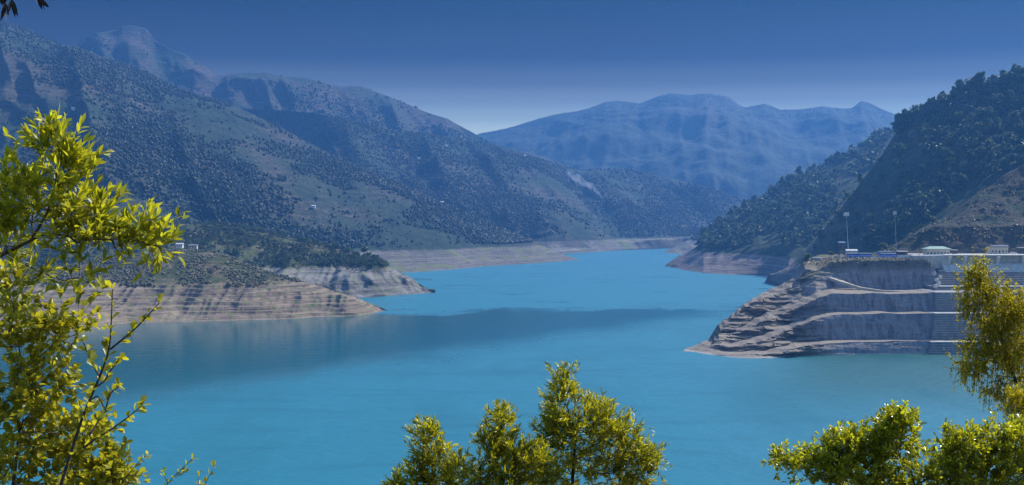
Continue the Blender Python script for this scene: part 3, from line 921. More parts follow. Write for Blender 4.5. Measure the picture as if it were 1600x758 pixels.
# ------------------------------------------------------------------ dam
def dam():
    root = empty('dam_spillway', W(1530, 425, 915))
    L0 = np.array(root.location)
    tag(root, 'stepped stone dam face topped by a pale concrete gated wall', 'dam')
    # stepped face following the benches
    prof = [(-4, 795), (0, 795), (6.8, 800), (7.2, 816), (23.6, 821), (24.0, 843), (36.0, 847), (36.2, 878), (37.6, 884), (37.8, 901), (48.5, 914), (48.6, 925)]
    mb = MB(); lip = MB()
    zs = [p[0] for p in prof]; ds = [p[1] for p in prof]
    def left(d, z):
        return (np.interp(z, [0, 7, 24, 36, 49], [1452, 1456, 1462, 1462, 1468]) - 800) / F * d
    z = -2.0
    steps = [(-2.0, 795)]
    while z < 48.4:
        nz = z + 1.55
        for b in (7.2, 24.0, 37.0):
            if z < b - .3 and nz > b - .3: nz = b
        nz = min(nz, 48.6)
        d0 = np.interp(z, zs, ds); d1 = np.interp(nz + .05, zs, ds)
        xl = left(d0, max(z, 0)); 
        wide = (d1 - d0) > 8
        mb.box(xl - L0[0], 480 - L0[0], d0 - L0[1], d1 + 8 - L0[1], z - 3 - L0[2], nz - L0[2])
        if wide or True:
            t = .5 if wide else .16
            lip.box(xl - .3 - L0[0], 480 - L0[0], d0 - .25 - L0[1], (d0 + (6 if wide else .55)) - L0[1], nz - L0[2] + .003, nz + t - L0[2])
        z = nz
    mb.build('step_face', M['step_stone'], root)
    lip.build('step_edge', M['step_lip'], root)
    # upper concrete apron and gate wall
    ap = MB()
    X0, X1 = 300, 470
    d = 922.
    def xw(px, dd=d): return (px - 800) / F * dd
    ap.prism([(912 - L0[1], 48.0 - L0[2]), (d - L0[1], 54 - L0[2]), (d + 20 - L0[1], 54 - L0[2]), (d + 20 - L0[1], 46 - L0[2])], 'x', xw(1470) - L0[0], X1 - L0[0])
    ap.build('apron', M['concrete'], root)
    wl = MB()
    wl.box(xw(1428) - L0[0], xw(1482) - L0[0], d - .5 - L0[1], d + 18 - L0[1], 50 - L0[2], 59.6 - L0[2])
    wl.box(xw(1482) - L0[0], X1 - L0[0], d + 1.5 - L0[1], d + 18 - L0[1], 52 - L0[2], 59.6 - L0[2])
    for px in (1450, 1466): wl.box(xw(px) - L0[0] - .5, xw(px) - L0[0] + .5, d - 1.1 - L0[1], d - .497 - L0[1], 50 - L0[2], 59.4 - L0[2])
    wl.build('wall', M['concrete'], root)
    dk = MB()
    dk.box(xw(1476) - L0[0], X1 - L0[0], d - 2.2 - L0[1], d + 17 - L0[1], 59.603 - L0[2], 60.2 - L0[2])
    dk.build('deck', M['pale_concrete'], root)
    piers = [1482, 1506, 1520, 1558, 1598, 1640, 1680]
    for px in (1482, 1506, 1558, 1598, 1640, 1680):
        p = MB(); x = xw(px) - L0[0]
        wd = 1.1 if px != 1506 else 1.1
        p.prism([(d + 1.6 - L0[1], 52 - L0[2]), (d - .2 - L0[1], 52.2 - L0[2]), (d - 4.4 - L0[1], 59.2 - L0[2]), (d + 1.6 - L0[1], 59.6 - L0[2])], 'x', x - wd, x + wd)
        p.build('pier', M['pale_concrete'], root)
    # gate panels between the piers
    for a, b, n in ((1485, 1498, 1), (1510, 1552, 3), (1562, 1595, 3), (1602, 1636, 3)):
        for i in range(n):
            x0 = xw(a + (b - a) * i / n) + .15; x1 = xw(a + (b - a) * (i + 1) / n) - .15
            p = MB(); p.box(x0 - L0[0], x1 - L0[0], d + .9 - L0[1], d + 1.497 - L0[1], 54.6 - L0[2], 59.2 - L0[2])
            for k in (55.8, 57.2): p.box(x0 - L0[0], x1 - L0[0], d + .75 - L0[1], d + .897 - L0[1], k - L0[2], k + .18 - L0[2])
            p.build('gate_panel', M['gate_steel'], root)
    rl = MB()
    x = xw(1478)
    while x < X1 - 1:
        rl.box(x - L0[0], x + .14 - L0[0], d - 2.0 - L0[1], d - 1.85 - L0[1], 60.203 - L0[2], 61.4 - L0[2]); x += 2.2
    for zz in (60.8, 61.4): rl.box(xw(1478) - L0[0], X1 - L0[0], d - 2.0 - L0[1], d - 1.86 - L0[1], zz + .003 - L0[2], zz + .15 - L0[2])
    rl.build('railing', M['steel'], root)
dam()
def dam_road():
    mb = MB(); mb.box(W(1424, 400, 960)[0], 480, 939.6, 1004, 40, 59.4)
    tag(mb.build('road', M['dust']), kind='structure')
dam_road()
# stair up the left flank of the stone steps
def stairway():
    a = W(1463, 449, 880); b = W(1467, 430, 908)
    root = empty('stairway', a); mb = MB()
    n = 16; v = (b - a) / n
    for i in range(n):
        p = v * i
        s = 1.0 if (i // 4) % 2 else -.8
        mb.box(p[0] - .9 + s, p[0] + .6 + s, p[1] - 3.0, p[1] + v[1] + .4, p[2] - .6, p[2] + v[2])
    mb.build('tread', M['step_lip'], root)
    tag(root, 'zigzag flight of pale steps beside the dam face under the wall', 'stairs')
stairway()

# barrier wall along the dam road
def barrier():
    a, b = W(1403, 401, 935), W(1476, 399.5, 925)
    root_l = (a + b) / 2
    mb = MB(); n = 12
    for i in range(n):
        p = a + (b - a) * i / n - root_l; q = a + (b - a) * (i + .86) / n - root_l
        mb.box(p[0], q[0], p[1] - .25, p[1] + .25, p[2] - .8, p[2] + 1.1)
        mb.box(p[0] - .25, p[0] + .15, p[1] - .35, p[1] + .35, p[2] - .8, p[2] + 1.5)
    o = mb.build('barrier_wall', M['white_paint']); o.location = root_l
    tag(o, 'low white parapet of the dam road running right of the buses', 'wall')
barrier()

# ------------------------------------------------------------------ buildings at the dam
def house(name, label, px, py, d, wd, dp, hh, wall, roof, kind='gable', rz=0, over=.6, nwin=3, group=None, door=True, rise=None, cat='building'):
    p = W(px, py, d)
    root = empty(name, tuple(p), rz)
    tag(root, label, cat, group)
    x, y = wd / 2, dp / 2
    m = MB(); m.box(-x, x, -y, y, -1.5, hh); m.build('wall', wall, root)
    rs = rise or dp * .22
    r = MB()
    xo, yo = x + over, y + over
    if kind == 'hip':
        k = min(yo, xo * .6)
        V = [(-xo, -yo, hh), (xo, -yo, hh), (xo, yo, hh), (-xo, yo, hh), (-xo, -yo, hh + .25), (xo, -yo, hh + .25), (xo, yo, hh + .25), (-xo, yo, hh + .25), (-xo + k, 0, hh + rs + .25), (xo - k, 0, hh + rs + .25)]
        r.add(V, [(3, 2, 1, 0), (0, 1, 5, 4), (1, 2, 6, 5), (2, 3, 7, 6), (3, 0, 4, 7), (4, 5, 9, 8), (5, 6, 9), (6, 7, 8, 9), (7, 4, 8)])
        ro = r.build('roof', roof, root); ro.location.z = .003
    elif kind == 'gable':
        r.prism([(-yo, hh + .003), (yo, hh + .003), (yo, hh + .2), (0, hh + rs + .2), (-yo, hh + .2)], 'x', -xo, xo)
        r.build('roof', roof, root)
    else:
        r.box(-xo, xo, -yo, yo, hh + .003, hh + .35); r.build('roof', roof, root)
    for i in range(nwin):
        cx = -x + wd * (i + .5) / nwin
        if door and i == nwin // 2:
            q = MB(); q.box(cx - .5, cx + .5, -y - .06, -y - .003, 0, 2.1); q.build('door', M['dark_steel'], root); continue
        q = MB(); q.box(cx - .6, cx + .6, -y - .05, -y - .003, 1.0, 2.2); wn = q.build('window', M['glass'], root)
        q = MB(); q.box(cx - .75, cx + .75, -y - .12, -y - .053, .85, .98); q.build('sill', M['pale_concrete'], wn)
    return root
house('roadside_building', 'long cream building with a hipped pale green roof behind the dam wall', 1463, 398.6, 948, 18, 8, 4.6, M['wall_cream'], M['roof_green'], 'hip', over=1.2, nwin=7, rise=1.9)
b = house('control_building', 'flat roofed tan two tier building on the dam road at right', 1559, 395.5, 952, 13, 7, 4.6, M['wall_cream'], M['roof_slate'], 'flat', nwin=5, over=.8)
q = MB(); q.box(-5, 6.8, -3, 3, 4.96, 6.0); q.build('upper_storey', M['roof_tin'], b)
house('site_hut', 'small hut with a white tin roof between the green and tan buildings', 1491, 395.5, 955, 3.4, 3, 2.2, M['dark_steel'], M['wall_white'], 'flat', nwin=1, door=False)
house('site_hut', 'dark hut with a pale roof at the right end of the dam road', 1604, 395.5, 950, 12, 4, 4.0, M['dark_steel'], M['roof_tin'], 'flat', nwin=3)
house('site_hut', 'dark blue shed between the buses and the green roof', 1409, 401, 965, 7.5, 4, 3.6, M['dark_steel'], M['roof_slate'], 'gable', nwin=2)
house('site_hut', 'pale tin shed at the foot of the tall floodlight mast', 1330, 400, 968, 8, 5, 4.0, M['roof_tin'], M['roof_tin'], 'gable', nwin=2)
house('site_hut', 'low pale slab roofed shelter beside the bush on the headland', 1276, 405, 950, 6, 3, .9, M['concrete'], M['wall_white'], 'flat', nwin=0)

# watchtower
def watchtower():
    root = empty('watchtower', tuple(W(1315, 402, 950)))
    tag(root, 'dark four legged watchtower with a red and white roof', 'tower')
    for sx in (-1, 1):
        for sy in (-1, 1):
            m = MB(); m.tube([(2.2 * sx, 2.2 * sy, -.6), (1.6 * sx, 1.6 * sy, 9)], [.22, .18], 6); m.build('leg', M['dark_steel'], root)
    m = MB()
    for z in (1.8, 4.2, 6.6):
        for s in (-1, 1):
            k = 2.1 - .06 * z
            m.tube([(-k, s * k, z), (k, s * k, z + 2)], .1, 4); m.tube([(k, s * k, z), (-k, s * k, z + 2)], .1, 4)
            m.tube([(s * k, -k, z), (s * k, k, z + 2)], .1, 4)
    m.build('brace', M['dark_steel'], root)
    m = MB(); m.box(-2.1, 2.1, -2.1, 2.1, 9, 9.25); m.build('platform', M['steel'], root)
    m = MB(); m.box(-1.9, 1.9, -1.9, 1.9, 9.253, 10.3); m.build('cabin', M['dark_steel'], root)
    m = MB(); m.box(-2.5, 2.5, -2.5, 2.5, 11.0, 12.0, taper=.4); m.build('roof', M['white_paint'], root)
    m = MB(); m.box(-2.53, 2.53, -2.53, 2.53, 10.9, 10.997); m.build('red_trim', plain('red_paint', (.5, .05, .04)), root)
    for sx in (-1, 1):
        for sy in (-1, 1):
            m = MB(); m.tube([(1.8 * sx, 1.8 * sy, 10.3), (1.8 * sx, 1.8 * sy, 10.9)], .1, 4); m.build('post', M['dark_steel'], root)
watchtower()

def mast(label, px, py, d, hh, tilt, wide=4.2):
    root = empty('floodlight_mast', tuple(W(px, py, d)))
    root.rotation_euler = (0, tilt, 0)
    tag(root, label, 'lamp')
    m = MB(); m.tube([(0, 0, -.5), (0, 0, hh * .5), (0, 0, hh)], np.array([.38, .27, .15]) * (1 if wide > 3 else .6), 8); m.build('pole', M['steel'], root)
    m = MB(); m.box(-wide / 2, wide / 2, -.5, .5, hh, hh + .25); m.box(-wide / 2, wide / 2, -.15, .15, hh + 1.6, hh + 1.8)
    for s in (-1, 1): m.box(s * wide / 2 - .1, s * wide / 2 + .1, -.1, .1, hh + .253, hh + 1.597)
    m.build('frame', M['steel'], root)
    for zz in (.5, 1.85):
        for i in range(4):
            x = -wide / 2 + wide * (i + .5) / 4
            q = MB(); q.box(x - .42, x + .42, -.75, -.2, hh + zz, hh + zz + .95)
            l = q.build('floodlight', M['lamp_glass'], root)
mast('tall grey mast with a wide bank of floodlights behind the watchtower', 1326, 400, 975, 31.5, R(-3.2))
mast('faint slender mast with a small white lamp head right of the buses', 1401, 399, 978, 32, R(-2.5), 2.2)

# ------------------------------------------------------------------ vehicles
def wheel(parent, x, y, r=.5):
    m = MB(); n = 16
    m.prism([(x + r * math.cos(t * 2 * math.pi / n), r + r * math.sin(t * 2 * math.pi / n)) for t in range(n)], 'y', y - .14, y + .14)
    w_ = m.build('wheel', M['rubber'], parent)
    m = MB(); m.prism([(x + r * .5 * math.cos(t * 2 * math.pi / n), r + r * .5 * math.sin(t * 2 * math.pi / n)) for t in range(n)], 'y', y - .17 if y < 0 else y + .143, y - .143 if y < 0 else y + .17)
    m.build('rim', M['steel'], w_)
def bus(label, px, py, d, Lm=12, rz=0, roofm=None, bodym=None, stripe=None):
    root = empty('parked_bus', tuple(W(px, py, d)), rz)
    tag(root, label, 'bus')
    bodym = bodym or M['blue_paint']; x = Lm / 2
    prof = [(-x, .5), (x, .5), (x + .12, 1.2), (x - .05, 1.85), (-x, 1.85)]
    m = MB(); m.prism(prof, 'y', -1.25, 1.25); m.build('body', bodym, root)
    m = MB(); m.prism([(-x + .06, 1.853), (x - .12, 1.853), (x - .4, 2.75), (-x + .12, 2.75)], 'y', -1.2, 1.2)
    m.build('glazing', M['glass'], root)
    m = MB()
    n = int(Lm / 1.5)
    for i in range(n + 1):
        xx = -x + .1 + (Lm - .7) * i / n
        m.box(xx, xx + .16, -1.24, -1.203, 1.853, 2.75); m.box(xx, xx + .16, 1.203, 1.24, 1.853, 2.75)
    m.build('pillar', bodym, root)
    m = MB(); m.prism([(-x, 2.753), (x - .35, 2.753), (x - .6, 3.2), (-x + .2, 3.2)], 'y', -1.25, 1.25); m.build('roof', roofm or M['white_paint'], root)
    m = MB(); m.box(-x + .3, x - .3, -1.28, -1.253, 1.15, 1.35); m.build('side_stripe', M['white_paint'], root)
    for xx in (-x + 2.4, x - 2.2):
        for yy in (-1.12, 1.12): wheel(root, xx, yy)
    for yy in (-.85, .85):
        m = MB(); m.box(x + .02, x + .16, yy - .18, yy + .18, .75, 1.0); m.build('headlight', M['lamp_glass'], root)
    return root
def car(label, px, py, d, rz=0, body=None):
    root = empty('parked_car', tuple(W(px, py, d)), rz)
    tag(root, label, 'car')
    m = MB(); m.prism([(-2.1, .35), (2.1, .35), (2.15, .75), (1.9, .95), (-2.0, 1.0), (-2.15, .7)], 'y', -.85, .85); m.build('body', body or M['white_paint'], root)
    m = MB(); m.prism([(-1.7, 1.003), (1.1, .983), (.5, 1.42), (-1.3, 1.45)], 'y', -.76, .76); m.build('windows', M['glass'], root)
    m = MB(); m.prism([(-1.32, 1.453), (.52, 1.43), (.4, 1.54), (-1.2, 1.56)], 'y', -.74, .74); m.build('roof', body or M['white_paint'], root)
    for xx in (-1.35, 1.35):
        for yy in (-.78, .78): wheel(root, xx, yy, .33)
    for yy in (-.6, .6):
        m = MB(); m.box(2.1, 2.17, yy - .15, yy + .15, .6, .78); m.build('headlight', M['lamp_glass'], root)
bus('blue bus with a white roof, leftmost in the row, behind the watchtower', 1333, 402, 944, 9)
bus('mid blue bus with a pale roof standing second from the left', 1351.5, 402, 940, 9.5, R(2))
bus('bright blue bus in front, nearest the white car, dark windows', 1388, 402.2, 941, 12, R(-1))
bus('blue bus with a white roof parked behind the bright blue one', 1385, 399, 968, 12.5, R(1))
car('white car parked nose out between the blue buses', 1366.5, 402.5, 938, R(40))
car('second white car just right of the middle bus row, lower on the verge', 1370, 403.6, 928, R(170))
car('small white car standing alone left of the green roofed building', 1436, 400.5, 946, R(10))
car('silver car at the far left end of the parked vehicles', 1307, 403, 942, R(5), M['roof_tin'])
car('white car on the dam deck right of the tan building', 1583, 396.3, 932, R(5))

# ------------------------------------------------------------------ hill houses on the left bank
hs = [('white walled house on the wooded hill below the upper track', 281, 386, 1365, 7, M['wall_white'], M['roof_tin']),
      ('long low white row of sheds beside the house on the terraced knoll', 302, 388, 1358, 9, M['wall_cream'], M['roof_slate']),
      ('white farmhouse among trees near the crest of the wooded hill', 430, 369, 1690, 6, M['wall_white'], M['wall_white']),
      ('tiny white house right of the farmhouse near the wooded crest', 437, 371, 1680, 5, M['wall_white'], M['roof_tin']),
      ]
for lb, px, py, d, wd, wl, rf in hs:
    house('hill_house', lb, px, py - .3, d, wd, 5, 2.8, wl, rf, 'gable', nwin=3, rise=1.3)
def surf(hname, px, py):
    G, pxs = HILLS[hname]
    i = int(np.argmin(abs(pxs - px)))
    c = G[i]; yy = HZ - (c[:, 2] - HC) / c[:, 1] * F
    j = int(np.argmin(abs(yy - py)))
    return c[j]
far_spots = [('front_mountain', 497, 325, 'tiny white hut in the dark gully of the front mountain'),
             ('front_mountain', 690, 316, 'small pale house high on the right shoulder of the front mountain'),
             ('mid_ridge', 697, 229, 'white house of the hamlet high on the middle ridge'),
             ('mid_ridge', 655, 250, 'white house alone on the terraces of the middle ridge'),
             ('mid_ridge', 820, 245, 'pale house on the crest of the middle ridge above the smoke'),
             ('front_mountain', 138, 174, 'white hut on the terraced upper left mountainside')]
for hn, px, py, lb in far_spots:
    p = surf(hn, px, py)
    e = house('hill_house', lb, px, py, 1000, 6.5, 5, 3.2, M['wall_white'], M['wall_white'], 'gable', nwin=3)
    e.location = (p[0], p[1] - 3, p[2] + 1.0)

# ------------------------------------------------------------------ smoke on the mid ridge
def smoke():
    m = bpy.data.materials.new('smoke'); m.use_nodes = True
    t = m.node_tree; t.nodes.clear()
    o = t.nodes.new('ShaderNodeOutputMaterial'); v = t.nodes.new('ShaderNodeVolumePrincipled')
    v.inputs['Color'].default_value = (.85, .9, 1, 1); v.inputs['Density'].default_value = .012
    g_ = t.nodes.new('ShaderNodeNewGeometry'); n_ = t.nodes.new('ShaderNodeTexNoise'); r_n = t.nodes.new('ShaderNodeMapRange')
    n_.inputs['Scale'].default_value = .045; n_.inputs['Detail'].default_value = 4
    t.links.new(g_.outputs['Position'], n_.inputs['Vector']); t.links.new(n_.outputs['Fac'], r_n.inputs['Value'])
    for a_, b_ in (('From Min', .42), ('From Max', .68), ('To Min', 0), ('To Max', .028)): r_n.inputs[a_].default_value = b_
    t.links.new(r_n.outputs[0], v.inputs['Density'])
    t.links.new(v.outputs[0], o.inputs['Volume'])
    pts = [(942, 313, 6), (934, 306, 10), (926, 299, 17), (912, 295, 22), (898, 288, 26), (884, 278, 30)]
    ps = []
    for px, py, r_ in pts:
        s = surf('mid_ridge', px, py)
        q = s.copy(); q[1] -= 14 + r_; q[2] += r_ * .7; ps.append((q, r_))
    V, Fc, off = [], [], 0
    c = ps[0][0]
    # a swelling tube with lumpy skin
    n = 22; k = 14
    tt = np.linspace(0, len(ps) - 1, n)
    C = np.stack([np.interp(tt, np.arange(len(ps)), [p[0][i] for p in ps]) for i in range(3)], 1)
    rr = np.interp(tt, np.arange(len(ps)), [p[1] for p in ps])
    rr[0] *= .2; rr[-1] *= .3; rr[-2] *= .75
    for i in range(n):
        for j in range(k):
            a = j / k * 6.283
            r_ = rr[i] * (.55 + .9 * vnoise(np.array([i * .5]), np.array([math.cos(a) * 1.5 + 5 + math.sin(a)]))[0])
            V.append(C[i] + np.array([math.cos(a) * r_ * .3, math.cos(a + .8) * r_ * .9, math.sin(a) * r_ * .6]))
    for i in range(n - 1):
        for j in range(k):
            l = (j + 1) % k
            Fc.append((i * k + j, i * k + l, (i + 1) * k + l, (i + 1) * k + j))
    me = bpy.data.meshes.new('smoke'); me.from_pydata([tuple(p - c) for p in V], [], Fc + [tuple(range(k))[::-1], tuple(range((n - 1) * k, n * k))])
    me.materials.append(m)
    import bmesh
    bm = bmesh.new(); bm.from_mesh(me); bmesh.ops.recalc_face_normals(bm, faces=bm.faces); bm.to_mesh(me); bm.free()
    o = obj('smoke', me); o.location = c
    tag(o, 'thin pale smoke plume drifting up from the middle ridge', 'smoke', kind='stuff')
smoke()

# ------------------------------------------------------------------ foreground plants
def leaves(pos, dr, length, width, shape='lance', curl=.12, r=None):
    """pos, dr (n,3). two half blades folded along the midrib, drooping at the tip"""
    n = len(pos)
    r = r or rng
    dr = dr / (np.linalg.norm(dr, axis=1)[:, None] + 1e-9)
    side = np.cross(dr, r.standard_normal((n, 3)) * .7 + np.array([0, 0, 1.0])); side /= np.linalg.norm(side, axis=1)[:, None] + 1e-9
    nm = np.cross(side, dr)
    ts = np.array([0, .28, .6, 1.0])
    if shape == 'lance': ws = np.array([.06, .85, .9, 0])
    elif shape == 'round': ws = np.array([.12, 1.0, 1.05, 0]); ts = np.array([0, .3, .7, 1.0])
    else: ws = np.array([.05, .6, 1.0, 0]); ts = np.array([0, .35, .75, 1.0])
    out = []
    for k in range(4):
        c = pos + dr * (length * ts[k])[:, None] - nm * (length * curl * ts[k] ** 2)[:, None]
        wv = side * (width * .5 * ws[k])[:, None]
        up = nm * (width * .16 * (ws[k] > .3))[:, None]
        if k in (0, 3): out.append(c[:, None])
        else: out.append(np.stack([c - wv + up, c, c + wv + up], 1))
    V = np.concatenate(out, 1)          # 1 + 3 + 3 + 1 = 8
    b = (np.arange(n) * 8)[:, None]
    T = np.array([(0, 2, 1), (0, 3, 2), (4, 5, 7), (5, 6, 7)])
    Q = np.array([(1, 2, 5, 4), (2, 3, 6, 5)])
    return V.reshape(-1, 3), (T[None] + b[..., None]).reshape(-1, 3), (Q[None] + b[..., None]).reshape(-1, 4)

def ellipsoid_pts(lobes, r):
    """lobes: (px, py, rx, ry, n, d, dd)"""
    out = []
    for (px, py, rx, ry, n, d, dd) in lobes:
        c = W(px, py, d)
        q = r.standard_normal((n, 3)); q /= np.linalg.norm(q, axis=1)[:, None]
        q *= (r.random(n) ** .45)[:, None]
        s = d / F
        out.append(c + q * np.array([rx * s, dd, ry * s]))
    return np.concatenate(out)

def grow(trunk, tips, r, step=.12, droop=0.0, jit=.18):
    """connect every tip to the nearest node of the growing skeleton"""
    nodes = [np.array(p) for p in trunk]; parent = [-1] + list(range(len(trunk) - 1))
    dist = [0.0]
    for i in range(1, len(nodes)): dist.append(dist[-1] + np.linalg.norm(nodes[i] - nodes[i - 1]))
    root = nodes[-1]
    order = np.argsort(np.linalg.norm(tips - root, axis=1))
    ends = []
    ntrunk = len(trunk)
    for k in order:
        t = tips[k]
        N = np.array(nodes); dN = np.linalg.norm(N - t, axis=1)
        cost = dN + .25 * np.array(dist) + .5 * np.maximum(0, N[:, 2] - t[2])
        cost[:max(0, ntrunk // 2)] += 1.5
        j = int(np.argmin(cost))
        L = dN[j]
        m = max(1, int(L / step))
        a = nodes[j]; prev = j
        ctrl = (a + t) / 2 + np.array([0, 0, -.10 * L]) + r.standard_normal(3) * jit * L * .35
        for i in range(1, m + 1):
            s = i / m
            p = a * (1 - s) ** 2 + 2 * ctrl * s * (1 - s) + t * s * s
            if i < m: p = p + r.standard_normal(3) * .012 * min(L, .6)
            nodes.append(p); parent.append(prev); dist.append(dist[-1] if False else dist[prev] + L / m); prev = len(nodes) - 1
        ends.append(prev)
    return np.array(nodes), np.array(parent), ends

def wood(nodes, parent, rmin, expo, rmax, sides=5):
    n = len(nodes)
    w_ = np.zeros(n)
    kids = [[] for _ in range(n)]
    for i in range(1, n): kids[parent[i]].append(i)
    for i in range(n - 1, -1, -1):
        if not kids[i]: w_[i] = 1
        if parent[i] >= 0: w_[parent[i]] += w_[i]
    rad = np.minimum(rmax, rmin * w_ ** expo)
    mb = MB()
    # chains following the thickest child
    start = [(None, 0)]
    while start:
        par, i = start.pop()
        ch = [par] if par is not None else []
        ch.append(i)
        while kids[i]:
            ks = sorted(kids[i], key=lambda q: -w_[q])
            for q in ks[1:]: start.append((i, q))
            i = ks[0]; ch.append(i)
        if len(ch) < 2: continue
        rr = rad[ch].copy()
        if par is not None: rr[0] = rad[ch[1]]
        mb.tube(nodes[ch], rr, sides if rr.max() > rmin * 2.2 else 4)
    return mb, rad

def plant(name, label, cat, trunk, lobes, leafm, barkm, seed, leaf=(.07, .015), shape='lance', per=16, spray=.16, up=.35, rmin=.0016, expo=.48, rmax=.06,
          droop=False, step=.12, spread=.75, sag=0, ang=(.5, 1.0), bare=None):
    r = np.random.default_rng(seed)
    tips = ellipsoid_pts(lobes, r)
    nodes, parent, ends = grow([np.array(p) for p in trunk], tips, r, step)
    root_l = np.array(trunk[0])
    root = empty(name, tuple(root_l))
    tag(root, label, cat)
    mb, rad = wood(nodes, parent, rmin, expo, rmax)
    # leafy twigs
    cen = tips.mean(0)
    PP, DD, LL = [], [], []
    e = np.array(ends)
    base = nodes[e]
    dirs = base - nodes[parent[e]]
    dirs /= np.linalg.norm(dirs, axis=1)[:, None] + 1e-9
    twigs = []
    for i in range(len(e)):
        ntw = 3 if droop or leaf[0] < .065 or per > 12 else 2
        for t in range(ntw):
            d = dirs[i] * .6 + r.standard_normal(3) * spread * .6 + np.array([0, 0, up])
            if droop and t != 2: d = np.array([r.standard_normal() * .25, r.standard_normal() * .25, -1.0])
            d /= np.linalg.norm(d)
            L = spray * (.6 + .8 * r.random())
            p0 = base[i]
            if droop and t != 2:
                d0 = r.standard_normal(3) * .6 + np.array([0, 0, .4]); d0 /= np.linalg.norm(d0)
                s = np.linspace(0, 1, 6)[:, None]
                pts = p0 + d0 * L * .35 * s * (2 - s) + np.array([0, 0, -1]) * L * s * s
            else:
                s = np.linspace(0, 1, 4)[:, None]
                pts = p0 + d * L * s + np.array([0, 0, sag]) * L * s * s
            twigs.append(pts)
            n = per
            q = r.random(n) ** (.8 if not droop else 1.0)
            ii = q * (len(pts) - 1.001); a = ii.astype(int); f = (ii - a)[:, None]
            P = pts[a] * (1 - f) + pts[a + 1] * f
            td = pts[a + 1] - pts[a]; td /= np.linalg.norm(td, axis=1)[:, None] + 1e-9
            rd = r.standard_normal((n, 3)); rd -= (rd * td).sum(1)[:, None] * td; rd /= np.linalg.norm(rd, axis=1)[:, None]
            an = r.uniform(ang[0], ang[1], n)[:, None]
            dd = td * np.cos(an) + rd * np.sin(an) + np.array([0, 0, .15 if not droop else -.5])
            PP.append(P); DD.append(dd)
    for pts in twigs: mb.tube(pts, np.linspace(rmin, rmin * .5, len(pts)), 3)
    tr = mb.mesh('branches', barkm, True)
    V = np.empty(len(tr.vertices) * 3); tr.vertices.foreach_get('co', V); V = (V.reshape(-1, 3) - root_l); tr.vertices.foreach_set('co', V.ravel())
    obj('branches', tr, root)
    P = np.concatenate(PP); Dn = np.concatenate(DD); n = len(P)
    ll = leaf[0] * (.6 + .55 * r.random(n)); lw = leaf[1] * (.75 + .5 * r.random(n))
    V, T, Q = leaves(P - root_l, Dn, ll, lw, shape, r=r)
    obj('crown', mesh_np('crown', V, [T, Q], leafm, True), root)
    return root

def T3(px, py, d): return tuple(W(px, py, d))
def root_at(px, d):
    x = (px - 800) / F * d
    return (x, d, slope_z(x, d))

# centre: two narrow-leaved trees
dC = 12.5
plant('narrow_leaf_tree', 'olive green narrow leaved tree with the tallest crown at bottom centre', 'tree',
      [root_at(905, dC), T3(900, 900, dC), T3(893, 790, dC), T3(895, 742, dC), T3(898, 700, dC), T3(888, 640, dC)],
      [(884, 616, 20, 28, 26, dC, .16), (876, 660, 24, 24, 22, dC, .2), (930, 652, 26, 20, 24, dC, .22), (960, 682, 34, 28, 40, dC, .28), (905, 680, 40, 36, 44, dC, .3), (985, 720, 34, 26, 34, dC, .28),
       (1008, 732, 22, 16, 14, dC, .2), (860, 720, 36, 26, 30, dC, .3), (930, 740, 50, 26, 30, dC, .3), (868, 675, 24, 22, 18, dC, .2), (975, 765, 40, 22, 24, dC, .28), (860, 770, 40, 25, 26, dC, .3)],
      M['leaf_centre'], M['dark_bark'], 5, leaf=(.075, .014), per=14, spray=.16, up=.5, rmax=.03, ang=(.35, .95))
plant('narrow_leaf_tree', 'lower narrow leaved tree with two pointed tops left of the tallest one', 'tree',
      [root_at(740, 12), T3(745, 900, 12), T3(750, 810, 12), T3(752, 765, 12), T3(750, 730, 12)],
      [(669, 692, 16, 24, 18, 12, .15), (680, 721, 26, 22, 24, 12, .2), (782, 671, 20, 22, 20, 12, .18), (775, 706, 34, 24, 34, 12, .25), (816, 721, 30, 26, 30, 12, .25), (715, 751, 44, 26, 42, 12, .3),
       (780, 751, 50, 26, 44, 12, .3), (655, 758, 30, 20, 24, 12, .2), (625, 771, 18, 12, 12, 12, .15), (840, 761, 30, 24, 20, 12, .25), (760, 791, 100, 20, 30, 12, .3)],
      M['leaf_centre'], M['dark_bark'], 6, leaf=(.075, .014), per=14, spray=.15, up=.5, rmax=.03, ang=(.35, .95))

# right: dense bush, weeping tree
dB = 11.5
plant('leafy_bush', 'dense glossy yellow green bush spreading along the bottom right corner', 'bush',
      [root_at(1440, dB), T3(1440, 950, dB), T3(1436, 820, dB), T3(1430, 760, dB), T3(1420, 720, dB)],
      [(1402, 665, 30, 18, 30, dB, .25), (1395, 700, 58, 32, 70, dB, .35), (1322, 700, 34, 20, 34, dB, .25), (1290, 725, 40, 20, 36, dB, .3), (1236, 726, 26, 12, 16, dB, .2), (1335, 745, 80, 28, 64, dB, .4),
       (1500, 700, 34, 26, 40, dB, .3), (1470, 735, 60, 34, 64, dB, .4), (1560, 700, 44, 34, 60, dB, .35), (1555, 750, 60, 30, 60, dB, .4), (1420, 770, 120, 20, 50, dB, .4), (1610, 710, 30, 50, 40, dB, .3)],
      M['leaf_bush'], M['bark'], 8, leaf=(.062, .022), shape='obov', per=13, spray=.12, up=.5, rmax=.04, ang=(.4, 1.1))
dW = 17
